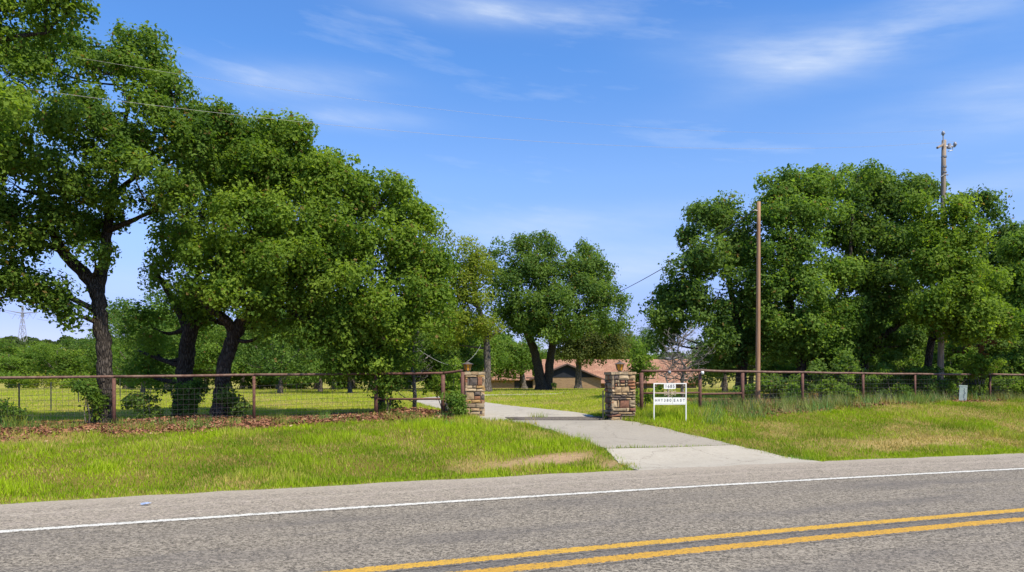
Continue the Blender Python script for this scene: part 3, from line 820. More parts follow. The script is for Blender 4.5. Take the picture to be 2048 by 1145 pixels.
make_tree('oak_tree', 'small low-branched tree between the twin trunks and the house wing',
          [[(1047, 780, 0, 8), (1045, 755, 0, 6), (1042, 735, 0, 5), (1030, 710, 0, 3)], [(1044, 745, 0, 4), (1055, 720, 0, 2.5)]],
          [(1020, 705, 0, 32, 22), (1052, 700, 0, 24, 20), (1000, 725, 0, 22, 22), (1038, 728, -1, 22, 13), (995, 690, 1, 24, 20), (1008, 752, 0, 14, 14, .7)],
          92, 9000, 0.32, 'mid', 19, bark=M_BARK_GREY, per=34, sig=0.45)
# --- oaks behind the right fence
make_tree('oak_tree', 'spreading oak right of the dead grey tree, its outer boughs above the house roof',
          [[(1478, 805, 0, 15), (1482, 760, 0, 12), (1486, 715, 0, 11), (1480, 670, 0, 9), (1465, 600, 0, 7), (1450, 520, 0, 5), (1440, 450, 0, 3)], [(1484, 690, 0, 7), (1440, 640, 0, 5), (1380, 610, 0, 3), (1340, 600, 0, 2)], [(1478, 650, 0, 6), (1510, 580, .5, 4), (1520, 500, .5, 3)]],
          [(1412, 432, 0, 46, 28), (1460, 440, .5, 42, 34), (1392, 480, 0, 28, 34), (1425, 510, -1, 50, 34), (1388, 545, -.5, 48, 34), (1345, 590, 0, 36, 30), (1330, 630, 0, 34, 30), (1480, 520, 0, 44, 44), (1440, 580, -1.4, 56, 36),
           (1385, 620, -1.2, 50, 34), (1350, 668, 0, 38, 24), (1420, 670, -1, 52, 34), (1480, 620, -.8, 48, 40), (1490, 690, -.4, 44, 30), (1430, 720, -.6, 48, 22, .8), (1320, 680, .5, 24, 20, .6)],
          36, 36000, 0.20, 'dark', 20, per=40, sig=0.27)
make_tree('oak_tree', 'tall oak directly behind the bare wooden pole',
          [[(1602, 808, 0, 15), (1602, 760, 0, 12), (1601, 715, 0, 11), (1594, 670, 0, 10), (1580, 610, 0, 8), (1575, 540, 0, 6), (1585, 460, 0, 4), (1600, 400, 0, 3)], [(1600, 690, 0, 8), (1640, 640, .6, 7), (1680, 590, .8, 5), (1700, 520, 1, 4), (1705, 430, 1, 3)], [(1582, 620, 0, 5), (1545, 540, .3, 4), (1545, 440, .3, 3)]],
          [(1558, 365, 0, 38, 28), (1605, 380, .4, 36, 28), (1640, 372, .8, 36, 26), (1540, 420, 0, 30, 34), (1692, 366, 1, 36, 28), (1716, 350, 1, 24, 18), (1590, 440, -.6, 50, 36), (1645, 430, .4, 44, 40), (1560, 500, -1, 52, 38),
           (1620, 510, -1, 50, 36), (1550, 570, -1.2, 50, 34), (1600, 590, -1.4, 56, 34), (1660, 560, -.4, 50, 38), (1570, 650, -1.2, 50, 32), (1625, 655, -1, 48, 32), (1670, 640, -.6, 44, 32), (1590, 700, -.8, 44, 24, .8), (1650, 710, -.6, 48, 26, .8), (1540, 640, -.2, 36, 30)],
          35, 46000, 0.195, 'mid', 21, per=40, sig=0.26)
make_tree('oak_tree', 'oak carrying the highest crown behind the overgrown right fence',
          [[(1724, 806, 0, 13), (1726, 755, 0, 10), (1730, 700, 0, 9.5), (1732, 650, 0, 9), (1740, 590, 0, 7), (1755, 510, 0, 5), (1765, 420, 0, 3)], [(1728, 720, 0, 8), (1770, 670, -.4, 7), (1810, 640, -.7, 6), (1850, 630, -.8, 4), (1880, 610, -.8, 3)], [(1740, 600, 0, 5), (1705, 500, .3, 4), (1715, 400, .5, 3)]],
          [(1715, 376, .5, 36, 32), (1768, 386, .4, 42, 30), (1735, 410, 0, 46, 36), (1815, 398, .4, 36, 30), (1850, 380, .6, 26, 16, .8), (1795, 440, 0, 46, 38), (1700, 470, 0, 46, 40), (1755, 490, -.8, 52, 38), (1820, 490, -.2, 46, 40),
           (1710, 550, -.8, 46, 34), (1770, 560, -1.2, 54, 34), (1830, 560, -.8, 46, 36), (1720, 625, -.8, 44, 30), (1790, 625, -1, 46, 28), (1690, 680, -.4, 40, 26, .8), (1760, 690, 0, 44, 24, .8), (1830, 690, .4, 40, 26, .8)],
          37, 44000, 0.20, 'dark', 22, per=40, sig=0.27)
make_tree('oak_tree', 'bright green oak spilling round the tall utility pole',
          [[(1850, 806, 2.4, 11), (1853, 760, 2.4, 9), (1858, 710, 2.3, 8), (1866, 660, 2, 7.5), (1880, 610, 1.2, 6), (1900, 540, .3, 4), (1905, 470, 0, 3)], [(1864, 680, 2.1, 6), (1920, 640, .4, 4.5), (1970, 600, -.4, 3)]],
          [(1900, 430, 0, 34, 26), (1870, 470, 0, 32, 30), (1925, 480, -.3, 36, 32), (1880, 530, -.6, 46, 32), (1935, 550, -.8, 46, 32), (1975, 570, -.2, 30, 28), (1900, 595, -1.2, 54, 30), (1960, 620, -1, 46, 28), (1860, 620, -.9, 40, 26), (1995, 650, -.6, 34, 24), (1920, 655, -1, 48, 22), (1850, 420, .3, 22, 18, .7)],
          32.4, 34000, 0.185, 'warm', 23, per=40, sig=0.25)
make_tree('oak_tree', 'dark oak showing behind the bright crown by the tall utility pole',
          [[(1990, 800, 0, 11), (1988, 740, 0, 9), (1984, 680, 0, 8), (1975, 600, 0, 6), (1965, 500, 0, 4)], [(1984, 680, 0, 6), (2010, 600, 0, 4), (2000, 500, 0, 3)]],
          [(1948, 412, 0, 34, 22), (1975, 455, 0, 38, 28), (2010, 490, 0, 34, 28), (1950, 500, 0, 40, 34), (1990, 550, 0, 44, 36), (1950, 580, 0, 40, 36), (2010, 620, 0, 44, 36), (1960, 670, 0, 44, 32), (2000, 700, -.5, 44, 30)],
          41, 24000, 0.22, 'dark', 24, per=38, sig=0.3)
make_tree('oak_tree', 'leafy oak at the far end of the right fence, mostly past the vines',
          [[(2075, 815, 0, 13), (2074, 740, 0, 10), (2070, 660, 0, 9), (2064, 560, 0, 6), (2060, 480, 0, 4)]],
          [(2050, 500, 0, 34, 34), (2090, 490, 0, 50, 40), (2045, 560, -.4, 34, 36), (2100, 570, 0, 56, 44), (2050, 630, -.6, 40, 36), (2110, 660, 0, 56, 44), (2035, 690, -.4, 40, 26), (2150, 600, 0, 60, 60), (2060, 730, -.3, 44, 22)],
          36, 24000, 0.2, 'mid', 25, per=40, sig=0.27)


# --- generic woodland trees: four kinds, copied along the tree lines
def woodland(seed, tint, h=8.5, wdt=4.2, n=9000, size=0.30, sig=0.42):
    r = random.Random(seed); lobes = []
    for i in range(11):
        a = r.uniform(0, 6.28); q = r.uniform(0.1, 0.72) * wdt; z = h * r.uniform(0.42, 0.84)
        rr = wdt * r.uniform(0.30, 0.46); lobes.append((np.array([q * math.cos(a), q * math.sin(a), z]), (rr, rr, rr * 0.72), 1.0))
    for i in range(6):
        a = i * 1.05 + r.uniform(-.3, .3); q = wdt * r.uniform(0.55, 0.85)
        lobes.append((np.array([q * math.cos(a), q * math.sin(a), h * r.uniform(0.22, 0.4)]), (wdt * 0.34, wdt * 0.34, h * 0.13), 0.8))
    k = r.uniform(-.3, .3)
    limbs = [[((0, 0, 0), 0.26), ((0.1, 0, 1.2), 0.22), ((k, 0.1, 2.6), 0.19), ((k * 2, k, 4.4), 0.13), ((k * 2, k, h * 0.8), 0.05)], [((k, 0.1, 2.4), 0.12), ((1.2, 0.6, 4), 0.09), ((2, 1, 5.2), 0.04)], [((0.1, 0, 2.0), 0.12), ((-1.2, -0.6, 3.6), 0.09), ((-2, -1.2, 5), 0.04)]]
    limbs = [[(np.array(p, float), rr) for p, rr in l] for l in limbs]
    return make_tree('woodland_tree', 'x', limbs, lobes, 0, n, size, tint, seed, bark=M_BARK_GREY, per=30, sig=sig, twigs=0.15, world=True, sides=7)


PROTO = [woodland(101, 'oak'), woodland(102, 'mid', 8, 4.6), woodland(103, 'warm', 7.5, 4.4), woodland(104, 'dark', 9, 4.0)]
used = set()


def place_wood(i, px, d, hscale, wscale, label, group, rz=None):
    label = ['mid green ', 'fresh green ', 'yellow-green ', 'dark green '][i] + label
    x = (px - CX) / F * d; loc = (x, d, T(x, d) - 0.1); rz = random.uniform(0, 6.28) if rz is None else rz
    if i not in used:
        used.add(i); o = PROTO[i]; o.location = loc; o.rotation_euler = (0, 0, rz); o.scale = (wscale, wscale, hscale); tag(o, label, None, group)
    else:
        o = copy_tree(PROTO[i], loc, rz, (wscale, wscale, hscale), label, group)
    return o


random.seed(5)
LBL, GRP = 'rounded tree in the tree line at the back of the open field', 'trees lining the back of the field'
for i, (px, d, hs_, ws_) in enumerate([(-110, 112, 1.0, 1.2), (-45, 118, .95, 1.2), (20, 112, .98, 1.25), (70, 122, 1.0, 1.2), (125, 112, .92, 1.25), (165, 126, .96, 1.2), (205, 114, .95, 1.2), (250, 108, 1.02, 1.2), (300, 116, 1.05, 1.2),
                                       (345, 106, 1.0, 1.2), (400, 112, 1.1, 1.3), (460, 108, 1.05, 1.2), (520, 114, 1.15, 1.3), (580, 106, 1.1, 1.3), (640, 110, 1.1, 1.3), (700, 116, 1.2, 1.3), (760, 118, 1.15, 1.3), (815, 112, 1.1, 1.2), (868, 120, 1.15, 1.3), (920, 132, 1.2, 1.3), (-180, 112, 1, 1.3)]):
    place_wood([2, 0, 1, 2, 0, 1, 3][i % 7], px, d, hs_ * random.uniform(.85, 1.15), ws_ * random.uniform(.85, 1.2), LBL, GRP)
LBL2, GRP2 = 'shady tree standing in the lawn behind the left fence oaks', 'trees in the lawn behind the left fence'
for i, (px, d, hs_, ws_) in enumerate([(q, 80 + (q * 7) % 21, 1.0 + ((q * 13) % 10) * .035, 1.1) for q in range(262, 960, 37)] + [(285, 62, .72, .75), (560, 58, .78, .8), (640, 66, .8, .8), (700, 60, .72, .75), (860, 84, .9, .9), (905, 78, .8, .8)]):
    place_wood([3, 0, 1, 3][i % 4], px, d, hs_, ws_, LBL2, GRP2)
LBL3, GRP3 = 'tree rising behind the tiled house roof', 'trees behind the house'
for i, (px, d, hs_, ws_) in enumerate([(950, 150, 1.2, 1.3), (1000, 155, 1.25, 1.3), (1060, 152, 1.2, 1.3), (1110, 158, 1.1, 1.3), (1175, 152, 1.2, 1.2), (1225, 155, 1.3, 1.2), (1262, 150, 1.55, 1.3), (1290, 158, 1.4, 1.1), (1400, 160, 1.2, 1.2), (1445, 150, 1.3, 1.3)]):
    place_wood([1, 3, 0][i % 3], px, d, hs_, ws_, LBL3, GRP3)
LBL4, GRP4 = 'dense tree filling the shade behind the right fence oaks', 'trees in the thicket behind the right fence'
for i, (px, d, hs_, ws_) in enumerate([(1450, 62, .85, .9), (1540, 54, .8, .85), (1590, 62, .9, 1), (1650, 52, .8, .85), (1700, 60, .9, 1), (1765, 50, .8, .85), (1830, 54, .85, .9), (1890, 48, .72, .8), (1945, 52, .8, .85), (2005, 48, .75, .85), (2070, 50, .8, .9), (1500, 72, 1, 1.1), (1800, 70, 1.1, 1.2), (1930, 68, 1.1, 1.2), (2050, 66, 1.1, 1.2)]):
    place_wood([3, 1, 3, 0][i % 4], px, d, hs_, ws_, LBL4, GRP4)

# --- far woods on the hill: one mass
r = np.random.default_rng(77); NT_ = 620
fx = r.uniform(-420, 420, NT_); fy = r.uniform(230, 520, NT_); fz = terrain(fx, fy); lob = []
pos, cols_ = [], []
for i in range(NT_):
    k = 150; d = r.normal(size=(k, 3)); d /= np.linalg.norm(d, axis=1)[:, None]; d[:, 2] = np.abs(d[:, 2]) * 1.0 - 0.25
    hh = r.uniform(5, 8.5); ww = r.uniform(3.5, 5.5)
    pos.append(np.array([fx[i], fy[i], fz[i] + hh * 0.5]) + d * np.array([ww, ww, hh * 0.55]) * r.uniform(0.75, 1.08, (k, 1)))
    cols_.append(np.array([0.085, 0.125, 0.04]) * r.uniform(0.7, 1.4) * r.uniform(0.7, 1.3, (k, 1)))  # leaf colour lightened to stand in for distance haze
pos = np.concatenate(pos); N = len(pos)
v, f = leaf_quads(pos, r.normal(size=(N, 3)), np.array([0, 0, 0.6]) + r.normal(size=(N, 3)) * 0.6, r.uniform(1.6, 2.8, N), r.uniform(1.3, 2.2, N))
tag(obj('hillside_woods', mesh_np('hillside_woods', v, f, np.repeat(np.concatenate(cols_), 4, 0)), M_LEAF), 'green woods covering the far hill, coloured paler for haze', 'woods', kind='stuff')


# --- shrubs
def shrub(name, label, px, d, wdt, h, n, tint, seed, size=0.09, group=None, lean=0.0, lift=0.0, sig=0.11, per=60, cat='shrub'):
    b = at(px, d); r = random.Random(seed); lobes = []; mb = MB()
    for i in range(max(4, int(5 * h))):
        a = r.uniform(0, 6.28); q = wdt * 0.5 * r.uniform(0.1, 0.72); z = lift + (h - lift) * r.uniform(0.16, 0.84); rr = 0.5 * wdt * r.uniform(0.34, 0.55)
        c = b + np.array([q * math.cos(a) + lean * z, 0.7 * q * math.sin(a), z]); lobes.append((c, (rr, rr, min(rr, h * 0.22)), 1.0))
        mb.tube(curve_pts(tuple(b + np.array([r.uniform(-.1, .1), r.uniform(-.1, .1), -0.05])), tuple(c), 5, 0.03, 0.08), [0.022, 0.018, 0.014, 0.010, 0.006], 5, cap=False)
    root = thing(name, label, cat, b, group)
    cm, CC, LID = crown_mesh('foliage', lobes, n, size, tint, per, sig, seed, off=b)
    for q in range(0, len(CC), 3):
        mb.tube(curve_pts(tuple(lobes[LID[q]][0]), tuple(CC[q]), 3, 0, 0.05), [0.008, 0.006, 0.003], 3, cap=False)
    obj('stem', mb.mesh('stem', b, True), M_BARK_GREY, root); obj('foliage', cm, M_LEAF, root)
    return root


shrub('shrub', 'glossy green shrub at the foot of the golden slab pillar', 912, 23.45, 0.85, 1.05, 2600, 'mid', 31, 0.085)
shrub('shrub', 'tall light green shrub behind the short sloping rail beside the golden slab pillar', 893, 25.3, 1.5, 1.95, 4200, 'warm', 32, 0.09)
shrub('shrub', 'vine-like shrub wrapped round the fence post where the second rail starts', 778, 24.5, 1.15, 1.75, 3600, 'oak', 33, 0.09)
shrub('shrub', 'dark shrub in front of the straight oak trunk on the leaf pile', 385, 25.6, 1.6, 1.25, 4200, 'dark', 34, 0.10)
shrub('shrub', 'low dark shrub spreading along the wire mesh beside the straight oak trunk', 305, 24.8, 1.7, 0.85, 2800, 'dark', 35, 0.10)
shrub('shrub', 'dark shrub clothing the foot of the leaning forked oak', 465, 24.2, 0.95, 1.05, 2600, 'dark', 36, 0.095)
shrub('shrub', 'ivy-like sprouts at the foot of the oak in the fence line', 196, 22.4, 0.65, 1.15, 1300, 'warm', 37, 0.085)
shrub('shrub', 'small vine hanging from the pipe rail over the wire mesh', 178, 22.2, 0.7, 1.35, 800, 'mid', 38, 0.085, lift=0.7)
shrub('shrub', 'weedy bush at the fence beside the last steel posts', 18, 21.9, 1.0, 0.75, 1500, 'mid', 39, 0.09)
shrub('shrub', 'bushy green shrub squeezed between the right pillar and the pipe fence', 1283, 25.4, 1.1, 2.05, 4200, 'warm', 40, 0.095)
G5 = 'shrubs of the thicket along the right fence'
for i, (px, d, wd_, h_, tn) in enumerate([(1500, 31, 1.5, .8, 'mid'), (1560, 33, 2, 1.3, 'dark'), (1655, 31.5, 2.4, 1.9, 'dark'), (1700, 33, 2.2, 2.0, 'mid'), (1770, 33, 2.2, 1.7, 'dark'), (1815, 34.5, 2.4, 2.2, 'dark'), (1860, 33, 2, 1.5, 'dark'), (1905, 35.5, 2.2, 2.3, 'mid'), (1985, 36, 2.6, 2.3, 'dark'), (2030, 35.4, 2.4, 2.0, 'dark'), (1640, 36, 2.4, 2.6, 'dark'), (1745, 36, 2.4, 2.6, 'mid')] + [(1545 + 38 * q, 37.5 + (q * 5) % 7 * .6, 2.8, 2.1 + (q * 3) % 4 * .3, ('dark', 'mid', 'dark')[q % 3]) for q in range(13)]):
    shrub('shrub', ('dark' if tn == 'dark' else 'lighter green') + ' leafy shrub %s in the thicket behind the right fence' % ('taller than the rail' if h_ > 1.85 else 'lower than the rail'), px, d, wd_, h_, 3800, tn, 60 + i, 0.12, G5)
for i, (px, d, wd_, h_, tn) in enumerate([(1590, 28.6, .9, .7, 'mid'), (1640, 29.4, 1.1, .9, 'warm'), (1690, 30.0, 1.0, .75, 'mid'), (1752, 30.6, 1.2, 1.0, 'dark'), (1790, 31.3, 1.3, 1.1, 'mid'), (1850, 32.0, 1.2, 1.0, 'dark'), (1893, 32.4, 1.1, 1.1, 'mid'), (2005, 34.0, 1.4, 1.1, 'mid'), (2040, 34.0, 1.2, .9, 'warm')]):
    shrub('shrub', {'mid': 'mid green', 'warm': 'yellow-green', 'dark': 'dark green'}[tn] + ' knee-high bush growing close behind the right fence rail', px, d, wd_, h_, 1500, tn, 120 + i, 0.10, 'low bushes close behind the right fence')
shrub('shrub', 'bright vine shrub climbing over the right fence rail by the pale pedestal', 1960, 32.7, 1.5, 2.1, 4000, 'warm', 80, 0.10)
shrub('shrub', 'rust brown dead-leaved bush high in the thicket above the pedestal', 1945, 38.2, 2.0, 2.9, 1300, 'rust', 81, 0.12, lift=1.9)
for i, (px, d, wd_, h_, tn) in enumerate([(265, 92, 5.5, 2.6, 'lime'), (90, 96, 6.5, 1.9, 'lime'), (170, 98, 5, 1.6, 'warm'), (30, 94, 5, 2.0, 'warm'), (700, 88, 4, 2.2, 'lime'), (610, 92, 5, 2, 'warm'), (520, 90, 5, 2.2, 'lime'), (350, 94, 6, 2.4, 'warm'), (800, 80, 3.5, 2.0, 'mid')]):
    shrub('shrub', {'lime': 'lime green', 'warm': 'yellow-green', 'mid': 'mid green'}[tn] + ' bush at the edge of the field under the tree line', px, d, wd_, h_, 3000, tn, 90 + i, 0.26, 'bushes under the tree line', sig=0.34)
shrub('shrub', 'tiny sprout at the foot of the twin-trunked oak', 1108, 72.5, 0.9, 0.9, 500, 'mid', 99, 0.12)


# --- dead trees
def dead_tree(label, px, d, top_py, spread, seed, n=26, r0=0.06, low=0.3):
    b = at(px, d); random.seed(seed); h = P(px, top_py, d)[2] - b[2]; root = thing('dead_tree', label, 'dead tree', b); mb = MB(); tw = MB()
    pts = [b + np.array([0, 0, -0.1])] + [b + np.array([random.uniform(-.05, .05) * i, random.uniform(-.04, .04) * i, h * i / 6]) for i in range(1, 7)]
    mb.tube(pts, list(np.linspace(r0, 0.008, 7)), 7, jit=0.05)
    for i in range(n):
        u = random.uniform(low, 0.97); k = u * 6; p0 = np.array(pts[int(k)]) * (1 - k % 1) + np.array(pts[min(6, int(k) + 1)]) * (k % 1)
        a = random.uniform(0, 6.28); L = spread * (1.15 - u) * random.uniform(0.5, 1.1) + 0.15
        p1 = p0 + np.array([math.cos(a) * L, math.sin(a) * L, L * random.uniform(0.25, 0.95)]); cp = curve_pts(p0, p1, 5, -0.08, 0.12)
        tw.tube(cp, [0.02, 0.016, 0.012, 0.009, 0.006], 4, cap=False)
        for q in range(5):
            s_ = cp[random.randint(1, 4)]; L2 = L * random.uniform(0.25, 0.5); a2 = a + random.uniform(-1.3, 1.3)
            e_ = np.array(s_) + np.array([math.cos(a2) * L2, math.sin(a2) * L2, L2 * random.uniform(-0.1, 0.9)])
            tw.tube(curve_pts(s_, e_, 3, 0, 0.1), [0.010, 0.008, 0.005], 3, cap=False)
            for z in range(2):
                e2 = e_ + np.array([random.uniform(-1, 1), random.uniform(-1, 1), random.uniform(-.2, 1)]) * L2 * 0.5
                tw.tube([tuple(e_), tuple(e2)], [0.006, 0.004], 3, cap=False)
    obj('trunk', mb.mesh('trunk', b, True), M_DEADWOOD, root); obj('twigs', tw.mesh('twigs', b), M_DEADWOOD, root)


dead_tree('bare grey dead tree with many twigs behind the white address sign', 1366, 26.8, 655, 1.25, 3, 34, 0.075)
dead_tree('thin bare grey dead sapling beside the larger dead tree', 1337, 26.6, 690, 0.7, 4, 16, 0.045)
dead_tree('dark leafless cedar behind the two-rail fence panel near the golden slab pillar', 828, 26.5, 628, 0.55, 6, 44, 0.085, 0.1)

# ------------------------------------------------------------------ fences
def rail(name, pts, r, root, m_, off, n=8):
    mb = MB(); mb.tube(pts, r, n); return obj(name, mb.mesh(name, off, True), m_, root)


def post_mesh(p0, p1, r, off, lean=(0, 0)):
    mb = MB(); mb.tube([tuple(p0), tuple((np.array(p0) + np.array(p1)) / 2), tuple(p1)], r, 10); return mb.mesh('post', off, True)


def top_z(py, d):
    return CAMZ + (HY - py) / F * d


FL = [(px, d, py) for (px, d), py in zip(FENCE_L, [759, 758, 757.5, 755, 751, 748.5, 748, 742.5])]
FR = [(px, d, py) for (px, d), py in zip(FENCE_R, [744, 742.5, 744.5, 746, 748, 749, 750, 751, 752])]


def pipe_fence(label, pts, first_mesh_bays, low_bays, rpost, wire_bays):
    A = [np.array([(px - CX) / F * d, d, top_z(py, d)]) for px, d, py in pts]
    base = at(pts[0][0], pts[0][1]) if label.startswith('long') else at(pts[0][0], pts[0][1])
    root = thing('pipe_fence', label, 'fence', base)
    for i, a in enumerate(A):
        gz = T(a[0], a[1]) - 0.15
        obj('post', post_mesh((a[0], a[1], gz), (a[0], a[1], a[2] - 0.03), rpost[i] * 0.86, base), M_RUST, root)
    for i in range(len(A) - 1):
        q = resample([A[i], (A[i] + A[i + 1]) / 2 - np.array([0, 0, 0.012]), A[i + 1]], 9)
        q[:, 2] += 0.02 + (fbm(q[:, 0], q[:, 1], 0.7, 9) - 0.5) * 0.02
        d_ = (A[i + 1] - A[i]); d_ /= np.linalg.norm(d_)
        if i in wire_bays or i not in low_bays:
            m_ = M_RAIL
        else:
            m_ = M_RUST
        rail('top_rail', [tuple(p) for p in q], 0.040, root, m_, base)
        if i in low_bays:
            zz = low_bays[i]
            rail('lower_rail', [(A[i][0], A[i][1], zz), (A[i + 1][0], A[i + 1][1], zz + 0.01)], 0.034, root, M_RUST, base)
        if i in wire_bays:
            mb = MB(); n = 24; u = np.linspace(0, 1, n)
            zb = np.array([T(*(A[i] * (1 - k) + A[i + 1] * k)[:2]) for k in u]); L = np.linalg.norm((A[i + 1] - A[i])[:2])
            off_ = np.array([0, 0.06, 0])
            for j, hgt in enumerate([0.06, 0.18, 0.30, 0.44, 0.58, 0.74, 0.90, 1.08]):
                mb.tube([tuple((A[i] * (1 - k) + A[i + 1] * k) * np.array([1, 1, 0]) + off_ + np.array([0, 0, z_ + hgt])) for k, z_ in zip(u, zb)], 0.0042, 3, cap=False)
            for k in np.arange(0.15, L, 0.16) / L:
                p = A[i] * (1 - k) + A[i + 1] * k; z_ = T(p[0], p[1]); mb.tube([(p[0], p[1] + 0.06, z_ + 0.05), (p[0], p[1] + 0.06, z_ + 1.08)], 0.0028, 3, cap=False)
            obj('wire_mesh', mb.mesh('wire_mesh', base), M_WIRE, root)
    return root, A, base


rootL, AL, bL = pipe_fence('long rusty pipe fence with wire mesh running through the oaks to the gate', FL, None, {5: 1.28, 6: 1.30}, [.05, .05, .055, .062, .055, .075, .078, .07], (0, 1, 2, 3, 4))
rootR, AR, bR = pipe_fence('rusty pipe fence running from the address sign into the thicket', FR, None, {0: 1.46, 1: 1.42}, [.075, .068, .075, .06, .06, .05, .05, .05, .05], (1, 2, 3, 4, 5, 6, 7))
for nm, px, d, py, m_ in (('clamp', 1338, 24.85, 746, M_GALV), ('insulator_cap', 1404, 25.15, 747, M_WHITE)):
    mb = MB(); p = P(px, py, d); mb.tube([tuple(p + np.array([0, -.06, .07])), tuple(p + np.array([0, -.06, .02])), tuple(p + np.array([0.01, -.06, -.05]))], [0.045, 0.06, 0.035], 8); obj(nm, mb.mesh(nm, bR, True), m_, rootR)

# wire fence of steel t-posts going back along the field
tp = [(-40, 22.3), (38, 26), (102, 31), (157, 38), (240, 46), (301, 57), (345, 72)]
b0 = at(38, 26); wf = thing('wire_fence', 'thin wire fence on steel posts going back along the field edge', 'fence', b0); tops = []
for px, d in tp:
    p = at(px, d); mb = MB(); mb.box(tuple(p + np.array([0, 0, 0.55])), (0.022, 0.008, 0.68)); mb.box(tuple(p + np.array([0, 0.018, 0.55])), (0.006, 0.0175, 0.68))
    obj('steel_post', mb.mesh('steel_post', b0), M_TPOST, wf); tops.append(p)
for hgt in (0.25, 0.5, 0.75, 1.0, 1.18):
    mb = MB(); mb.tube([tuple(p + np.array([0, -0.012, hgt])) for p in tops], 0.004, 3, cap=False); obj('wire_strand', mb.mesh('wire_strand', b0), M_WIRE, wf)


# ------------------------------------------------------------------ gate pillars with individual stones
def stone_mesh(w_, h_, dep, seed, rnd=0.16, rag=0.006):
    r = random.Random(seed); v = []
    ch = min(w_, h_) * rnd; jt = lambda s: r.uniform(-s, s)
    cor = [(-w_ / 2 + jt(rag), -h_ / 2 + jt(rag)), (w_ / 2 + jt(rag), -h_ / 2 + jt(rag)), (w_ / 2 + jt(rag), h_ / 2 + jt(rag)), (-w_ / 2 + jt(rag), h_ / 2 + jt(rag))]
    for x, z in cor: v.append((x, 0.05, z))
    for x, z in cor: v.append((x, -dep * 0.45 + jt(.004), z))
    for x, z in cor: v.append((x - math.copysign(ch, x) + jt(.005), -dep + jt(.009), z - math.copysign(ch, z) + jt(.005)))
    v.append((jt(.02), -dep - r.uniform(0.002, 0.014), jt(.015)))
    f = [(3, 2, 1, 0)]
    for a in (0, 4):
        for k in range(4): f.append((a + k, a + (k + 1) % 4, a + 4 + (k + 1) % 4, a + 4 + k))
    for k in range(4): f.append((8 + k, 8 + (k + 1) % 4, 12))
    m_ = bpy.data.meshes.new('stone'); m_.from_pydata(v, [], f); m_.update(); return m_


def pillar(label, px, d, wdt, top_py, rz, seed, palette, flat):
    b = at(px, d); b = np.array(b); r = random.Random(seed); H = top_z(top_py, d) - b[2]
    root = thing('gate_pillar', label, 'pillar', b, rz=rz); hw = wdt / 2
    mb = MB(); mb.box((0, 0, H / 2 - 0.12), (hw - 0.035, hw - 0.035, H / 2 + 0.05)); obj('mortar_core', mb.mesh('mortar_core'), M_MORTAR, root)
    k = 0
    for face in range(4):
        R = math.pi / 2 * face; z = -0.06; row = 0
        while z < H - 0.14:
            hh = r.choice([0.10, 0.12, 0.15, 0.20, 0.26] if flat else [0.08, 0.12, 0.16, 0.20, 0.25]); hh = min(hh, H - 0.075 - z)
            if H - 0.075 - (z + hh) < 0.07: hh = H - 0.075 - z
            x = -hw
            while x < hw - 0.01:
                ww = min(r.choice([.11, .17, .25, .34, .44]) * r.uniform(.85, 1.15) * (1.0 if hh < .16 else .7), hw - x)
                if hw - (x + ww) < 0.08: ww = hw - x
                pieces = [(z, hh)] if hh < 0.19 or r.random() < .5 else [(z, hh * .48), (z + hh * .48, hh * .52)]
                for z0, h0 in pieces:
                    m_ = stone_mesh(ww - (0.014 if flat else 0.026), h0 - (0.014 if flat else 0.026), r.uniform(0.006, 0.035) + (0.005 if flat else 0.018), seed * 991 + k, 0.13 if flat else 0.27, 0.007 if flat else 0.013); k += 1
                    o = obj('stone', m_, M_STONE[r.choice(palette)], root)
                    cx, cz = x + ww / 2, z0 + h0 / 2; o.rotation_euler = (0, 0, R)
                    yy = -(hw - 0.03); o.location = (cx * math.cos(R) - yy * math.sin(R), cx * math.sin(R) + yy * math.cos(R), cz)
                x += ww
            z += hh; row += 1
    x = -hw - 0.02; step = (wdt + 0.04) / (3 if flat else 6)
    for i in range(3 if flat else 6):      # cap course right across the top
        mb = MB(); mb.box((0, 0, 0), (step / 2 - 0.004, hw + 0.02 + r.uniform(-.008, .012), 0.04 + r.uniform(-.006, .006)))
        mb.v = [(a_ + r.uniform(-.006, .006), b_ + r.uniform(-.01, .01), c_ + r.uniform(-.006, .006)) for a_, b_, c_ in mb.v]
        o = obj('cap_stone', mb.mesh('cap_stone'), M_STONE[r.choice([0, 1, 5])], root); o.location = (x + step / 2, 0, H - 0.032); x += step
    return root, b, H


pl = pillar('stone gate pillar of flat golden slabs with a shrub at its foot', 949, 24.2, 0.64, 745, math.radians(5), 3, [0, 1, 1, 4, 4, 2, 3, 5, 0, 6], True)
pr = pillar('wider stone gate pillar of rough rounded dark stones near the address sign', 1240, 24.0, 0.80, 745, math.radians(9), 8, [0, 3, 3, 5, 7, 2, 6, 0, 5, 1], False)


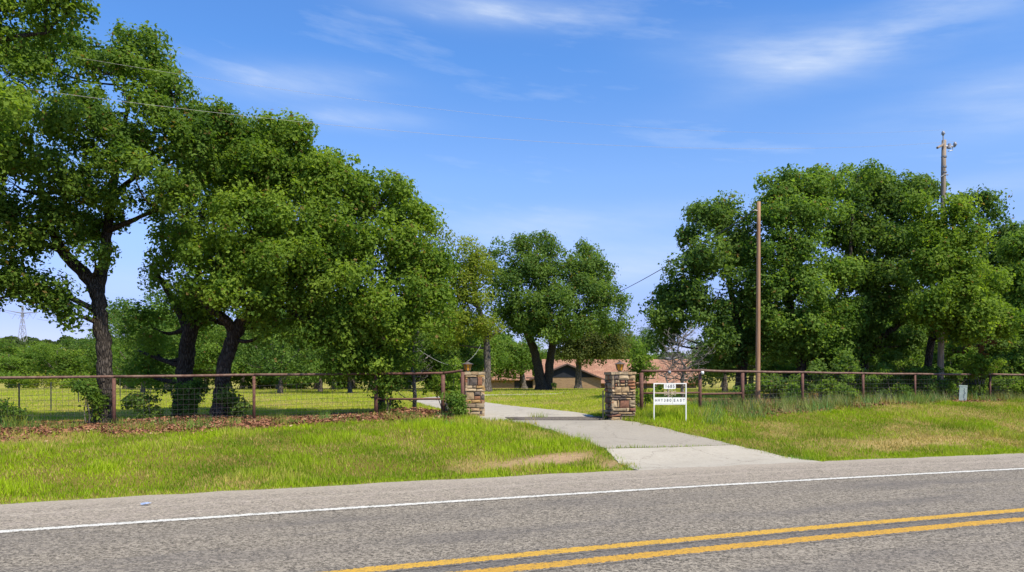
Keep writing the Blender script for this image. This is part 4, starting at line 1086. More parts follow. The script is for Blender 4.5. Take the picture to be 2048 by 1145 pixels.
def lantern(label, px, d, z, rz):
    x = (px - CX) / F * d; root = thing('lantern', label, 'lantern', (x, d, z), 'lanterns on the gate pillars', rz); root.scale = (1.12, 1.12, 1.0)
    mb = MB(); mb.tube([(0, 0, 0), (0, 0, 0.015), (0, 0, 0.02), (0, 0, 0.05)], [0.085, 0.08, 0.04, 0.06], 12); obj('base', mb.mesh('base', smooth_=False), M_IRON, root)
    mb = MB(); mb.tube([(0, 0, 0.255), (0, 0, 0.268), (0, 0, 0.30), (0, 0, 0.325), (0, 0, 0.335)], [0.178, 0.172, 0.085, 0.05, 0.03], 6); obj('roof', mb.mesh('roof'), M_IRON, root)
    mb = MB(); mb.tube([(0, 0, 0.332), (0, 0, 0.345), (0, 0, 0.36), (0, 0, 0.375)], [0.018, 0.03, 0.022, 0.006], 8); obj('finial', mb.mesh('finial', smooth_=True), M_IRON, root)
    r0, r1, z0, z1 = 0.075, 0.128, 0.05, 0.256
    for k in range(6):
        a, b = k * math.pi / 3, (k + 1) * math.pi / 3
        q = [Vector((r0 * math.cos(a), r0 * math.sin(a), z0)), Vector((r0 * math.cos(b), r0 * math.sin(b), z0)), Vector((r1 * math.cos(b), r1 * math.sin(b), z1)), Vector((r1 * math.cos(a), r1 * math.sin(a), z1))]
        inn = [Vector((p.x * .95, p.y * .95, p.z)) for p in q]
        mb = MB(); mb.raw([tuple(p) for p in q + inn], [(0, 1, 2, 3), (7, 6, 5, 4), (0, 4, 5, 1), (1, 5, 6, 2), (2, 6, 7, 3), (3, 7, 4, 0)]); obj('pane', mb.mesh('pane'), M_AMBER, root)
        mb = MB(); mb.tube([tuple(q[0]), tuple(q[3])], 0.0125, 4); obj('frame_bar', mb.mesh('frame_bar'), M_IRON, root)
    return root


lantern('amber glass lantern on the golden slab pillar', 935, 24.2, pl[1][2] + pl[2] + 0.006, 0.25)
lantern('amber glass lantern on the rough dark stone pillar', 1239.5, 24.0, pr[1][2] + pr[2] + 0.006, 0.55)

# thin gate post by the right pillar
p = at(1206, 23.7); mb = MB(); mb.box((p[0], p[1], p[2] + 0.42), (0.018, 0.018, 0.5)); mb.box((p[0], p[1], p[2] + 0.935), (0.026, 0.026, 0.012))
mb.box((p[0] + 0.03, p[1], p[2] + 0.3), (0.014, 0.008, 0.02)); mb.box((p[0] + 0.03, p[1], p[2] + 0.75), (0.014, 0.008, 0.02))
o = obj('gate_post', mb.mesh('gate_post', p), M_POST_DARK); o.location = tuple(p); tag(o, 'thin dark steel gate stop post beside the rough dark pillar', 'post')

# cattle guard across the entrance
a_, b_ = G(1022, 841), G(1226, 837.6); mid = (a_ + b_) / 2; zc = T(*mid)
cg = thing('cattle_guard', 'rusty cattle guard bars set across the drive between the pillars', 'cattle guard', (mid[0], mid[1], zc))
nv = np.array([-(b_ - a_)[1], (b_ - a_)[0]]); nv /= np.linalg.norm(nv)
for i in range(6):
    q0 = a_ + nv * (i * 0.115 - 0.02); q1 = b_ + nv * (i * 0.115 - 0.02); pts = [tuple(q0 * (1 - u) + q1 * u) + (T(*(q0 * (1 - u) + q1 * u)) + 0.0,) for u in np.linspace(0, 1, 7)]
    rail('bar', pts, 0.032, cg, M_IRON, (mid[0], mid[1], zc), 6)
for e in (a_, b_):
    rail('end_beam', [tuple(e - nv * 0.1) + (T(*e) + 0.02,), tuple(e + nv * 0.65) + (T(*e) + 0.02,)], 0.05, cg, M_IRON, (mid[0], mid[1], zc), 6)

# ------------------------------------------------------------------ address sign
dS = 23.35; sx0 = (1306.5 - CX) / F * dS; sx1 = (1373.5 - CX) / F * dS; W_ = sx1 - sx0; cxs = (sx0 + sx1) / 2
bs = np.array([cxs, dS, T(cxs, dS)]); zt = top_z(766.5, dS) - bs[2]; s1 = dS / F
sg = thing('address_sign', 'white steel address sign with scrollwork standing in tall grass before the fence', 'sign', bs, rz=math.radians(4))
hx = W_ / 2 - 0.015
for s_ in (-1, 1):
    mb = MB(); mb.box((s_ * hx, 0, zt / 2 - 0.1), (0.0165, 0.0165, zt / 2 + 0.1)); obj('leg', mb.mesh('leg'), M_WHITE, sg)
mb = MB(); mb.box((0, 0, zt - 0.0165), (hx - 0.0165, 0.016, 0.016)); obj('top_bar', mb.mesh('top_bar'), M_WHITE, sg)


def plate(name, cx, cz, hw_, hh_, rr=0.02):
    pts = []
    for (sx_, sz_, a0) in ((1, 1, 0), (-1, 1, 90), (-1, -1, 180), (1, -1, 270)):
        for k in range(4):
            an = math.radians(a0 + k * 30); pts.append((cx + sx_ * (hw_ - rr) + rr * math.cos(an), cz + sz_ * (hh_ - rr) + rr * math.sin(an)))
    n = len(pts); v = [(x, -0.012, z) for x, z in pts] + [(x, 0.0, z) for x, z in pts]
    f = [tuple(reversed(range(n))), tuple(n + k for k in range(n))] + [(k, (k + 1) % n, n + (k + 1) % n, n + k) for k in range(n)]
    f = [tuple(reversed(q)) for q in f]
    mb = MB(); mb.raw(v, f); return obj(name, mb.mesh(name), M_WHITE, sg)


zp = lambda py: top_z(py, dS) - bs[2]
xp = lambda px: (px - CX) / F * dS - cxs
plate('number_plate', xp(1339.5), zp(772.8), (12.0) * s1, 5.6 * s1)
plate('road_name_plate', xp(1326.4), zp(801.6), 18.2 * s1, 6.4 * s1); plate('direction_plate', xp(1358.6), zp(801.9), 13.4 * s1, 6.4 * s1)
mb = MB(); mb.box((0, 0.006, zp(808.5)), (hx - 0.0165, 0.012, 0.022)); obj('lower_bar', mb.mesh('lower_bar'), M_WHITE, sg)
mb = MB(); mb.tube([(-hx + 0.0165, 0, zp(786.6)), (hx - 0.0165, 0, zp(787.2))], 0.013, 6); obj('middle_rod', mb.mesh('middle_rod'), M_SCROLL, sg)
zc_ = zp(786.8); x0 = xp(1340)


def scroll(fn, n=26, r=0.0085):
    mb = MB(); mb.tube([fn(u) for u in np.linspace(0, 1, n)], r, 5); return obj('scroll', mb.mesh('scroll', smooth_=True), M_SCROLL, sg)


for sx_ in (-1, 1):
    for sz_ in (-1, 1):
        scroll(lambda u: (x0 + sx_ * (0.02 + 0.19 * math.sin(u * math.pi * .5) + 0.035 * math.sin(u * 5.2) * u), -0.012, zc_ + sz_ * 0.092 * math.sin(u * math.pi) * (0.45 + 0.55 * u) ))
    scroll(lambda u: (xp(1340) + sx_ * (hx - 0.05) + 0.035 * math.cos(u * 5.6), -0.006, zp(770.8) + 0.035 * math.sin(u * 5.6)), 18, 0.007)
    scroll(lambda u: (x0 + sx_ * (0.045 + 0.028 * math.cos(u * 6)), -0.012, zc_ + 0.075 + 0.028 * math.sin(u * 6)), 14, 0.007)
    scroll(lambda u: (x0 + sx_ * (0.045 + 0.028 * math.cos(u * 6)), -0.012, zc_ - 0.075 + 0.028 * math.sin(u * 6)), 14, 0.007)


def letters(txt, cx, cz, h, wd_, pitch):
    for i, ch in enumerate(txt):
        if ch == ' ':
            continue
        cu = bpy.data.curves.new('letter', 'FONT'); cu.body = ch; cu.size = 1.0; cu.align_x = 'CENTER'; cu.align_y = 'CENTER'; cu.extrude = 0.0; cu.offset = 0.012
        tmp = bpy.data.objects.new('letter_tmp', cu); COL.objects.link(tmp); dg = bpy.context.evaluated_depsgraph_get(); dg.update()
        m_ = bpy.data.meshes.new_from_object(tmp.evaluated_get(dg)); bpy.data.objects.remove(tmp)
        co = np.array([v_.co[:] for v_ in m_.vertices]); lo, hi = co.min(0), co.max(0); sc_ = np.array([min(wd_, (hi[0] - lo[0]) * h / 0.7) / max(hi[0] - lo[0], .05), h / (hi[1] - lo[1])])
        cxx = cx + (i - (len(txt) - 1) / 2) * pitch
        for v_, c_ in zip(m_.vertices, co):
            v_.co = (cxx + (c_[0] - (lo[0] + hi[0]) / 2) * sc_[0], -0.015, cz + (c_[1] - (lo[1] + hi[1]) / 2) * sc_[1])
        obj('letter', m_, M_INK, sg)


letters('1685', xp(1339.5), zp(773), 6.2 * s1, 4.2 * s1, 5.2 * s1)
letters('HWY380', xp(1326.2), zp(801), 5.6 * s1, 4.0 * s1, 5.75 * s1)
letters('EAST', xp(1358.6), zp(801.2), 5.6 * s1, 4.0 * s1, 6.3 * s1)

# ------------------------------------------------------------------ utility poles and wires
def tapered(name, b, top, r0, r1, m_, off, n=12):
    mb = MB(); k = 10; mb.tube([tuple(np.array(b) * (1 - u) + np.array(top) * u) for u in np.linspace(0, 1, k)], list(np.linspace(r0, r1, k)), n, jit=0.03)
    return mb.mesh(name, off, True)


d1 = 27.6; b1 = at(1515.5, d1); t1 = P(1517.5, 404, d1)
p1 = thing('utility_pole', 'plain reddish wooden pole without hardware at the right fence', 'utility pole', b1)
obj('shaft', tapered('shaft', b1 - np.array([0, 0, .3]), t1, 0.090, 0.066, M_POLE, b1), M_POLE, p1)
mb = MB(); q = t1 + np.array([-0.06, -0.06, -0.35]); mb.tube([tuple(q), tuple(q + np.array([-0.1, 0, 0.02])), tuple(q + np.array([-0.16, 0, 0.0]))], [0.015, 0.03, 0.02], 6); obj('wire_hook', mb.mesh('wire_hook', b1), M_GALV, p1)
d2 = 33.6; b2 = at(1880, d2); t2 = P(1888, 281, d2)
p2 = thing('utility_pole', 'tall weathered utility pole with insulators topping the right oaks', 'utility pole', b2)
obj('shaft', tapered('shaft', b2 - np.array([0, 0, .3]), t2, 0.145, 0.095, M_POLE2, b2), M_POLE2, p2)
S2 = d2 / F


def q2(px, py, dy=0.0):
    return np.array([(px - CX) / F * d2, d2 + dy, CAMZ - (py - HY) / F * d2])


mb = MB(); mb.tube([tuple(q2(1883.5, 295, -.13)), tuple(q2(1883, 272, -.13))], 0.03, 6); obj('top_pin', mb.mesh('top_pin', b2), M_GALV, p2)


def insul(px, py, dy):
    c = q2(px, py, dy); mb = MB(); mb.tube([tuple(c + np.array([0, 0, z_])) for z_ in (-.10, -.05, -.03, 0.0, 0.03, 0.05, 0.09, .1)], [0.04, 0.05, 0.095, 0.06, 0.085, 0.05, 0.055, 0.02], 10); obj('insulator', mb.mesh('insulator', b2, True), M_PORC, p2)


insul(1883, 269, -.13); insul(1910, 289, 0)
mb = MB(); A_, B_ = q2(1884, 291, -.12), q2(1862, 303, -.5); mb.tube([tuple(A_), tuple(B_)], 0.055, 6); obj('brace_arm', mb.mesh('brace_arm', b2), M_POLE2, p2)
mb = MB(); mb.tube([tuple(q2(1888, 294, 0)), tuple(q2(1899, 293, 0)), tuple(q2(1910, 294, 0))], [0.05, 0.035, 0.03], 6); obj('side_arm', mb.mesh('side_arm', b2), M_GALV, p2)
mb = MB(); mb.tube([tuple(q2(1898, 297, 0)), tuple(q2(1899, 288, 0))], [0.10, 0.07], 8); obj('fuse_cutout', mb.mesh('fuse_cutout', b2), M_PORC, p2)
mb = MB(); mb.tube([tuple(q2(1905, 294, 0)), tuple(q2(1905, 301, 0)), tuple(q2(1896, 303, 0))], 0.02, 5); obj('jumper', mb.mesh('jumper', b2), M_GALV, p2)
for py in (314, 334, 345):
    mb = MB(); mb.tube([tuple(q2(1888, py + 1.3)), tuple(q2(1888, py - 1.3))], 0.122, 12); obj('band', mb.mesh('band', b2), M_GALV, p2)
mb = MB(); mb.tube([tuple(q2(1880, 355, -.05)), tuple(q2(1888, 351, -.1)), tuple(q2(1896, 350, 0))], 0.03, 6); obj('bracket', mb.mesh('bracket', b2), M_GALV, p2)


def wire(label, a, b, sag, r, m_, n=60, group=None, name='power_line'):
    a, b = np.array(a, float), np.array(b, float); u = np.linspace(0, 1, n); pts = a[None] * (1 - u[:, None]) + b[None] * u[:, None]; pts[:, 2] -= sag * 4 * u * (1 - u)
    mid = pts[n // 2]; mb = MB(); mb.tube([tuple(p) for p in pts], r, 5, cap=False); o = obj(name, mb.mesh(name, mid), m_); o.location = tuple(mid)
    return tag(o, label, 'power line', group)


wire('upper pale power line from the top insulator crossing above the oaks', q2(1883, 262, -.13), P(-420, 10, 17.5), 1.15, 0.003, M_LINE)
wire('lower pale power line from the side insulator crossing the left oak crown', q2(1910, 283, 0), P(-420, 110, 17.0), 1.05, 0.0042, M_LINE)
wire('black service wire from the plain pole towards the house', t1 + np.array([-0.2, -0.06, -0.35]), P(1100, 612, 118), 1.6, 0.022, M_DKLINE, name='service_wire')
wire('slack pale cable hanging beyond the pillar from the leafless cedar', P(826, 690, 26.6), P(962, 690, 64), 1.2, 0.010, M_LINE, name='slack_cable')

# far transmission tower
dT = 420; bt = np.array([(45 - CX) / F * dT, dT, T((45 - CX) / F * dT, dT)]); tz = P(45, 612, dT)[2] - bt[2]
tw = thing('transmission_tower', 'spindly steel lattice transmission tower above the far woods', 'tower', bt)
mb = MB()
for sx_ in (-1, 1):
    for sy_ in (-1, 1):
        mb.tube([(sx_ * 2.2, sy_ * 2.2, -1), (sx_ * 0.5, sy_ * 0.5, tz * 0.72), (sx_ * 0.35, sy_ * 0.35, tz)], 0.14, 4)
        for k in range(7):
            z0, z1 = tz * k / 7, tz * (k + 1) / 7; h0 = 2.2 - 1.7 * min(1, k / 5); h1 = 2.2 - 1.7 * min(1, (k + 1) / 5)
            mb.tube([(sx_ * h0, sy_ * h0, z0), (-sx_ * h1, sy_ * h1, z1)], 0.07, 3); mb.tube([(sx_ * h0, sy_ * h0, z0), (sx_ * h1, -sy_ * h1, z1)], 0.07, 3)
obj('lattice_mast', mb.mesh('lattice_mast'), M_TOWER, tw)
for s_ in (-1, 1):
    mb = MB(); mb.tube([(0, 0, tz * 0.83), (s_ * 10, 0, tz * 0.86 + (1 if s_ < 0 else 0))], [0.35, 0.1], 4); mb.tube([(0, 0, tz * 0.76), (s_ * 10, 0, tz * 0.86)], 0.09, 3)
    obj('cross_arm', mb.mesh('cross_arm'), M_TOWER, tw)
    for xx in (4.5, 8):
        mb = MB(); mb.tube([(s_ * xx, 0, tz * 0.84), (s_ * (xx - 2), 0, tz * 0.70), (s_ * (xx - 4), 0, tz * 0.81)], 0.09, 3); obj('insulator_string', mb.mesh('insulator_string'), M_TOWER, tw)
wire('faint transmission line running from the lattice tower', bt + np.array([8, 0, tz * 0.7]), bt + np.array([190, 30, tz * 0.42]), 6, 0.09, M_TOWER, name='transmission_line')

# ------------------------------------------------------------------ utility pedestal, litter
dp = 31.0; bp = at(1925, dp); ped = thing('utility_pedestal', 'leaning pale green utility pedestal with black marks among the weeds', 'utility box', bp, rz=math.radians(-32))
h_ = top_z(771, dp) - bp[2]; mb = MB(); mb.box((0, 0, h_ / 2 - 0.08), (0.135, 0.135, h_ / 2 + 0.04)); ob_ = obj('body', mb.mesh('body'), M_PEDMOSS, ped)
mb = MB(); mb.box((0, 0, h_ - 0.025), (0.15, 0.15, 0.028)); obj('lid', mb.mesh('lid'), M_PED, ped)
mb = MB(); mb.box((0.139, 0, h_ / 2 - 0.06), (0.006, 0.115, h_ / 2 + 0.02)); lp = obj('white_face', mb.mesh('white_face'), M_WHITE, ped)
mb = MB(); mb.box((0, -0.139, h_ / 2 - 0.06), (0.13, 0.006, h_ / 2 + 0.02)); lp = obj('front_face', mb.mesh('front_face'), M_PED, ped)
rr = random.Random(4)
for k in range(9):
    z_ = h_ - 0.14 - k * 0.085; mb = MB(); mb.box((rr.uniform(0.03, .07), -0.147, z_), (rr.uniform(.02, .04), 0.0015, 0.008)); mb.box((rr.uniform(0.03, .08), -0.1475, z_ - 0.02), (0.007, 0.0018, 0.022)); obj('black_mark', mb.mesh('black_mark'), M_INK, ped)
ped.rotation_euler = (0, math.radians(3), math.radians(-32))

pb = G(281, 1015.5); mb = MB(); r = random.Random(3)
gv = [(i * 0.028 + r.uniform(-.012, .012), j * 0.03 + r.uniform(-.01, .01), 0.012 + r.uniform(0, .03)) for j in range(4) for i in range(5)]
mb.raw(gv, [(j * 5 + i, j * 5 + i + 1, j * 5 + i + 6, j * 5 + i + 5) for j in range(3) for i in range(4)])
o = obj('litter_scrap', mb.mesh('litter_scrap'), M_BLUE); o.location = (pb[0], pb[1], 0.0); tag(o, 'crumpled scrap of blue plastic on the road shoulder', 'litter')

# ------------------------------------------------------------------ the house
HZ = 0.40
hb = np.array([9.0, 128.0, HZ - 0.05]); house = thing('brick_house', 'low brick ranch house with terracotta roof and dark gable beyond the lawn', 'house', hb)


def hpart(name, mb, m_, uv=False, parent=house):
    m2 = mb.mesh(name, hb)
    if uv:
        ul = m2.uv_layers.new(name='UVMap')
        for pol in m2.polygons:
            n_ = pol.normal; ax = Vector((n_.y, -n_.x, 0)); ax = ax.normalized() if ax.length > .01 else Vector((1, 0, 0)); ay = n_.cross(ax)
            for li in pol.loop_indices:
                co = m2.vertices[m2.loops[li].vertex_index].co; ul.data[li].uv = (co.dot(ax), co.dot(ay))
    return obj(name, m2, m_, parent)


def slab(p, th=0.16):
    mb = MB(); n_ = (Vector(p[1]) - Vector(p[0])).cross(Vector(p[2]) - Vector(p[0])).normalized() * th
    v = [Vector(q) for q in p] + [Vector(q) - n_ for q in p]; mb.raw([tuple(q) for q in v], [(0, 1, 2, 3), (7, 6, 5, 4), (0, 4, 5, 1), (1, 5, 6, 2), (2, 6, 7, 3), (3, 7, 4, 0)]); return mb


def hx_(px, d): return (px - CX) / F * d
# gable wing towards the road
gl, gr_, gd = hx_(1066, 125), hx_(1202, 125), 125.0; gm = hx_(1134, 125); ez = top_z(755.5, 125); rz_ = top_z(727, 125)
mb = MB(); mb.box(((gl + gr_) / 2, gd + 5, (HZ - .4 + ez) / 2), ((gr_ - gl) / 2, 5, (ez - HZ + .4) / 2)); hpart('wall', mb, M_BRICK)
sl_ = (rz_ - ez) / (gm - gl) ; ov = 0.55
mb = MB(); zt_ = ez + 0.002; v = [(gl, gd - .05, zt_), (gr_, gd - .05, zt_), (gm, gd - .05, rz_ - .16), (gl, gd + .12, zt_), (gr_, gd + .12, zt_), (gm, gd + .12, rz_ - .16)]
mb.raw(v, [(0, 1, 2), (5, 4, 3), (0, 3, 4, 1), (1, 4, 5, 2), (2, 5, 3, 0)]); hpart('gable', mb, M_NAVY)
for k in range(1, 12):      # vertical battens of the gable siding
    x_ = gl + (gr_ - gl) * k / 12; zz = rz_ - .2 - sl_ * abs(x_ - gm)
    if zz - ez > .15:
        mb = MB(); mb.box((x_, gd - .065, (ez + zz) / 2), (.03, .014, (zz - ez) / 2 - .02)); hpart('batten', mb, M_NAVY)
yb = gd + 14
for s_ in (-1, 1):
    xe = gl - ov if s_ < 0 else gr_ + ov; ze = rz_ - sl_ * abs(xe - gm)
    p_ = [(xe, gd - .7, ze), (gm, gd - .7, rz_), (gm, yb, rz_), (xe, yb, ze)]
    if s_ < 0: pass
    else: p_ = [p_[1], p_[0], p_[3], p_[2]]
    q_ = hpart('roof', slab(p_, .14), M_ROOF, True)
    p2_ = [(p_[0][0], gd - .72, p_[0][2] - .02), (p_[1][0], gd - .72, p_[1][2] - .02)]
    mb = MB(); A_, B_ = p2_; mb.raw([A_, B_, (B_[0], B_[1], B_[2] - .24), (A_[0], A_[1], A_[2] - .24), (A_[0], A_[1] + .05, A_[2]), (B_[0], B_[1] + .05, B_[2]), (B_[0], B_[1] + .05, B_[2] - .24), (A_[0], A_[1] + .05, A_[2] - .24)],
                                    [(0, 3, 2, 1), (4, 5, 6, 7), (0, 1, 5, 4), (3, 7, 6, 2), (0, 4, 7, 3), (1, 2, 6, 5)]); hpart('fascia', mb, M_SOFFIT)
# main long block
ml, mr, md = hx_(1092, 136), hx_(1388, 136), 134.0; me = top_z(761, 134); mrz = top_z(719, 140)
mb = MB(); mb.box(((ml + mr) / 2, md + 6, (HZ - .4 + me) / 2), ((mr - ml) / 2, 5.6, (me - HZ + .4) / 2)); hpart('wall', mb, M_BRICK)
sm = (mrz - me) / 6.0
for s_ in (-1, 1):
    ye = md + 6 + s_ * 6.8; ze = mrz - sm * 6.8
    p_ = [(ml - .6, ye, ze), (mr + .7, ye, ze), (mr + .7, md + 6, mrz), (ml - .6, md + 6, mrz)]
    if s_ > 0: p_ = [p_[1], p_[0], p_[3], p_[2]]
    hpart('roof', slab(p_, .16), M_ROOF, True)
mb = MB(); mb.raw([(mr, md + .4, me), (mr, md + 11.6, me), (mr, md + 6, mrz - .2), (mr - .1, md + .4, me), (mr - .1, md + 11.6, me), (mr - .1, md + 6, mrz - .2)], [(0, 1, 2), (5, 4, 3), (0, 3, 4, 1), (1, 4, 5, 2), (2, 5, 3, 0)]); hpart('gable', mb, M_NAVY)
for px in (1240, 1300, 1345):
    x_ = hx_(px, 134); mb = MB(); mb.box((x_, md + .38, HZ + 1.25), (1.0, .05, .55)); wn = hpart('window', mb, M_DARKDOOR)
    mb = MB(); mb.box((x_, md + .34, HZ + 1.25), (.03, .03, .55)); hpart('mullion', mb, M_WHITE, parent=wn)
# low left wing
ll, lr, ld = hx_(962, 128), gl - .05, 127.0; le = top_z(757, 128); lz = top_z(740, 131)
mb = MB(); mb.box(((ll + lr) / 2, ld + 4, (HZ - .4 + le) / 2), ((lr - ll) / 2, 4, (le - HZ + .4) / 2)); hpart('wall', mb, M_BRICK)
for s_ in (-1, 1):
    ye = ld + 4 + s_ * 4.7; ze = lz - (lz - le) / 4 * 4.7
    p_ = [(ll - .6, ye, ze), (lr + .02, ye, ze), (lr + .02, ld + 4, lz), (ll - .6, ld + 4, lz)]
    if s_ > 0: p_ = [p_[1], p_[0], p_[3], p_[2]]
    hpart('roof', slab(p_, .15), M_ROOF, True)
for px in (1036, 1059):
    x_ = hx_(px, ld); mb = MB(); mb.box((x_, ld - .03, HZ + .95), (.62, .06, .98)); hpart('door_shade_panel', mb, M_DARKDOOR)  # dark panels whose colour stands in for shade inside the doorway recess
x_ = hx_(1341, 140); mb = MB(); mb.box((x_, 140, mrz + .25), (.9, .45, .16)); mb.box((x_, 140, mrz + .04), (.5, .3, .12)); hpart('roof_vent', mb, M_GALV)

# ------------------------------------------------------------------ grass, weeds and fallen leaves
def blades(name, label, x, y, h, w_, col, seed, lean=0.45, cat='grass', z0=None, two=False):
    r = np.random.default_rng(seed); n = len(x); z = terrain(x, y) - 0.01 if z0 is None else z0
    a = r.uniform(0, 2 * np.pi, n); dx, dy = np.cos(a), np.sin(a); la = r.uniform(0, 2 * np.pi, n); ll_ = lean * h * r.random(n)
    p = np.c_[x, y, z]; side = np.c_[dx, dy, np.zeros(n)] * (w_ / 2)[:, None]; tip = p + np.c_[np.cos(la) * ll_, np.sin(la) * ll_, h]
    c0 = col * 0.92
    v = np.stack([p - side, p + side, tip], 1).reshape(-1, 3); i = np.arange(n) * 3; f = np.c_[i, i + 1, i + 2]
    cc = np.stack([col, col, col * 1.06], 1).reshape(-1, 3)
    return tag(obj(name, mesh_np(name, v, f, cc), M_GRASS), label, cat, kind='stuff')


def gcol(x, y, r, base=(0.285, 0.41, 0.008), dry=(0.46, 0.36, 0.12), dark=(0.08, 0.165, 0.006), dryk=0.05):
    n = len(x); b = np.array(base); k = fbm(x, y, 0.55, 61)[:, None]; j = r.random((n, 1))
    c = np.array(dark) + (b - np.array(dark)) * np.clip(-0.15 + 1.55 * k + 0.5 * (j - .5), 0, 1.15)
    dm = np.clip(straw_mask(x, y) * 0.85 + dryk + 0.35 * smooth(.45, .8, vnoise(x, y, 1.7, 71)), 0, 1); isd = r.random(n) < dm
    c[isd] = np.array(dry) * r.uniform(0.7, 1.15, (isd.sum(), 1))
    return c


def fru(x, y, m_=1.05):
    return np.abs(x / y) * F < 1024 * m_ + 40


r = np.random.default_rng(201)
# verge
N = 1150000; x = r.uniform(-17, 27, N); y = r.uniform(9.5, 36, N)
s = verge_s(x, y); k = (s > 0.02 + 0.25 * (fbm(x, y, 1.6, 52) - .4)) & (y < fence_y(x) + 0.8) & fru(x, y); x, y = x[k], y[k]; s = verge_s(x, y)
k = ~on_drive(x, y); x, y, s = x[k], y[k], s[k]
keep = r.random(len(x)) < (1 - 0.97 * np.clip(litter_mask(x, y) * 1.5, 0, 1)) * (1 - 0.97 * np.clip(dirt_mask(x, y) * 1.6, 0, 1)) * (0.08 + 1.35 * fbm(x, y, 0.9, 81)); x, y, s = x[keep], y[keep], s[keep]
gl1 = G(930, 850); gl2 = G(1330, 830); gl3 = G(1150, 890)
tall = np.exp(-((x - gl1[0]) / 1.9) ** 2 - ((y - gl1[1]) / 2.2) ** 2) * 0.11 + np.exp(-((x - gl3[0]) / 1.2) ** 2 - ((y - gl3[1]) / 1.6) ** 2) * 0.08 + np.exp(-((x - gl2[0]) / 2.0) ** 2 - ((y - gl2[1]) / 1.1) ** 2) * 0.20 + 0.12 * smooth(0.55, 0.75, fbm(x, y, 0.9, 91))
h = (0.04 + 0.06 * r.random(len(x)) + tall * (0.35 + 0.9 * r.random(len(x)))) * smooth(-0.4, 1.0, s + .2)
col = gcol(x, y, r); lm = np.clip(tall * 5, 0, 1)[:, None] * 0.6; col = col * (1 - lm) + np.array([0.35, 0.46, 0.022]) * lm * (0.7 + 0.6 * r.random((len(x), 1)))
sh = smooth(0.35, 0.0, s - .35)[:, None] * .5; col = col * (1 - sh) + np.array([0.34, 0.45, 0.022]) * sh
blades('verge_grass', 'bright rough grass on the road verge', x, y, h, 0.011 + 0.013 * r.random(len(x)), col, 5, 0.75)
# lawn and field behind the fences
d = 22 + 68 * r.random(520000) ** 1.25; px = r.uniform(-60, 2110, len(d)); x = (px - CX) / F * d; y = d
k = (y > fence_y(x) + 0.3) & ~on_drive(x, y); x, y = x[k], y[k]; wood = smooth(11, 15, x) * (1 - smooth(55, 70, y))
k = r.random(len(x)) < (1 - .75 * litter_mask(x, y)) * (1 - .6 * wood); x, y = x[k], y[k]
fs = smooth(25, 80, y); h = (0.05 + 0.06 * r.random(len(x))) * (1 + 1.2 * fs); w_ = 0.018 + 0.035 * fs
drk = 0.10 + .35 * smooth(60, 95, y) * vnoise(x, y, 0.06, 8)
col = gcol(x, y, r, (0.38, 0.46, 0.024), (0.52, 0.43, 0.16), (0.20, 0.28, 0.018), 0.08); isd = r.random(len(x)) < drk * .8; col[isd] = np.array([.40, .34, .16]) * r.uniform(.7, 1.1, (isd.sum(), 1))
blades('lawn_grass', 'sunny mown grass of the lawn and field behind the fences', x, y, h, w_ + np.zeros(len(x)), col, 6, 0.6)


# tall weeds along the right fence and at the posts
def tufts(name, label, spots, seed, per=46, hgt=0.45, colr=((0.10, 0.17, 0.06), (0.22, 0.28, 0.08)), wdt=0.018, rad=0.16):
    r = np.random.default_rng(seed); X_, Y_, H_, C_ = [], [], [], []
    for sx_, sy_, k in spots:
        n = int(per * k); a = r.normal(size=(n, 2)) * rad * (0.6 + .5 * k); X_.append(sx_ + a[:, 0]); Y_.append(sy_ + a[:, 1]); H_.append(hgt * k * r.uniform(.4, 1.1, n))
        u = r.random() * .75 + .25 * r.random((n, 1)); wm = np.array([1 + .25 * r.normal(), 1, 1 + .2 * r.normal()]); C_.append(np.clip((np.array(colr[0]) * (1 - u) + np.array(colr[1]) * u) * wm, .01, .6))
    X_, Y_ = np.concatenate(X_), np.concatenate(Y_)
    return blades(name, label, X_, Y_, np.concatenate(H_), np.full(len(X_), wdt), np.concatenate(C_), seed, 0.8)


sp = []; r = np.random.default_rng(301)
for _ in range(250):
    px = r.uniform(1390, 2100); x_ = None; i = np.interp(px, [q[0] for q in FENCE_R], [q[1] for q in FENCE_R]); d = i + r.uniform(-2.3, 1.6) ; sp.append(((px - CX) / F * d, d, r.uniform(.45, 1.15)))
tufts('tall_weeds', 'tall bluish weeds and bunch grass along the right fence', sp, 302, 38, .5, ((0.10, 0.17, 0.045), (0.30, 0.36, 0.085)), .02)
sp = [];
for _ in range(120):
    px = r.uniform(1400, 2100); i = np.interp(px, [q[0] for q in FENCE_R], [q[1] for q in FENCE_R]); d = i + r.uniform(-1.4, 0.4); sp.append(((px - CX) / F * d, d, r.uniform(.4, 1.0)))
tufts('dry_weeds', 'dry tan grass stalks among the weeds at the right fence', sp, 303, 16, .6, ((0.26, 0.20, 0.10), (0.42, 0.36, 0.20)), .014)
sp = []
for _ in range(110):
    px = r.uniform(-60, 900); i = np.interp(px, [q[0] for q in FENCE_L], [q[1] for q in FENCE_L]); d = i + r.uniform(-2.6, 0.2); sp.append(((px - CX) / F * d, d, r.uniform(.3, .8)))
for px, d in ((20, 21), (60, 20.6), (40, 20.8), (10, 20.5), (80, 21.0), (30, 21.4)): sp.append(((px - CX) / F * d, d, 1.0))
tufts('fence_weeds', 'green weeds poking through the fallen leaves at the left fence', sp, 304, 40, .42, ((0.10, 0.16, 0.03), (0.22, 0.29, 0.045)), .02)
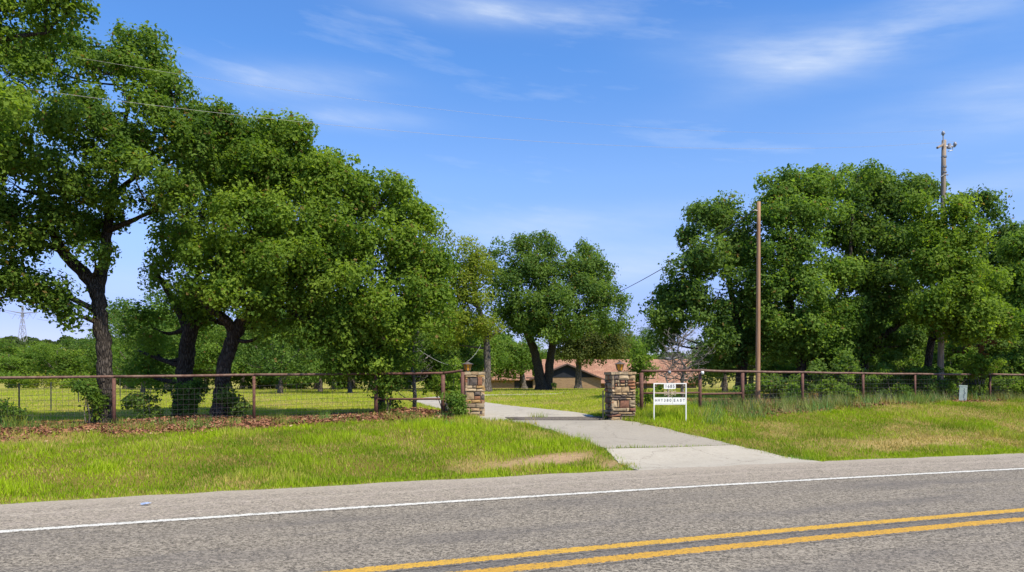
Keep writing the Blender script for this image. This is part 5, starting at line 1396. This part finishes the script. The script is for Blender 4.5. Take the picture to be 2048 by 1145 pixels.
sp = [(*G(px, py), k) for px, py, k in ((1076, 836, .5), (1085, 836, .6), (1068, 836, .5), (1165, 872, .35), (1062, 852, .7), (1100, 866, .6), (1128, 876, .5), (1290, 850, .5), (1252, 838, .8), (1235, 834, .9), (1262, 832, 1), (1225, 838, .6), (1300, 836, .9), (1302, 832, .9), (1312, 834, .8), (1325, 833, .9), (1340, 834, .8), (1352, 833, .9), (1366, 832, .8), (1376, 833, .9), (1385, 834, .7), (1380, 846, .7), (1166, 855, .18))]
for E_ in (apL[1:], apR[1:], upL, upR):
    for q_ in resample(E_, 46):
        if r.random() < .8: sp.append((q_[0] + r.normal() * .07, q_[1] + r.normal() * .07, r.uniform(.12, .34)))
tufts('drive_edge_tufts', 'bright grass tufts growing along and through the drive edges', sp, 305, 60, .4, ((0.20, 0.27, 0.03), (0.32, 0.37, 0.05)), .014, .14)

# fallen leaves
r = np.random.default_rng(401); N = 330000; x = r.uniform(-17, 26, N); y = r.uniform(17, 46, N)
k = fru(x, y) & ~on_drive(x, y); x, y = x[k], y[k]; lm = litter_mask(x, y); k = r.random(len(x)) < lm ** 1.3 * 0.9; x, y = x[k], y[k]
pile = np.exp(-((x - at(395, 24.0)[0]) / 1.7) ** 2 - ((y - 24.3) / .9) ** 2) * .16 + np.exp(-((x - at(820, 24.6)[0]) / 1.1) ** 2 - ((y - 24.6) / .8) ** 2) * .2
n = len(x); c = np.c_[x, y, terrain(x, y) + .012 + pile * r.random(n) ** .3 + .03 * r.random(n)]
v, f = leaf_quads(c, r.normal(size=(n, 3)) * np.array([1, 1, .35]), np.array([0, 0, 1.0]) + r.normal(size=(n, 3)) * .5, r.uniform(.07, .13, n), r.uniform(.05, .09, n))
u = r.random((n, 1)); colr = np.array([.11, .05, .03]) * (1 - u) + np.array([.36, .17, .095]) * u; pale = r.random(n) < .06; colr[pale] = np.array([.42, .30, .17])
tag(obj('fallen_leaves', mesh_np('fallen_leaves', v, f, np.repeat(colr, 4, 0)), M_LITTER), 'brown fallen oak leaves drifted along the fences', 'fallen leaves', kind='stuff')
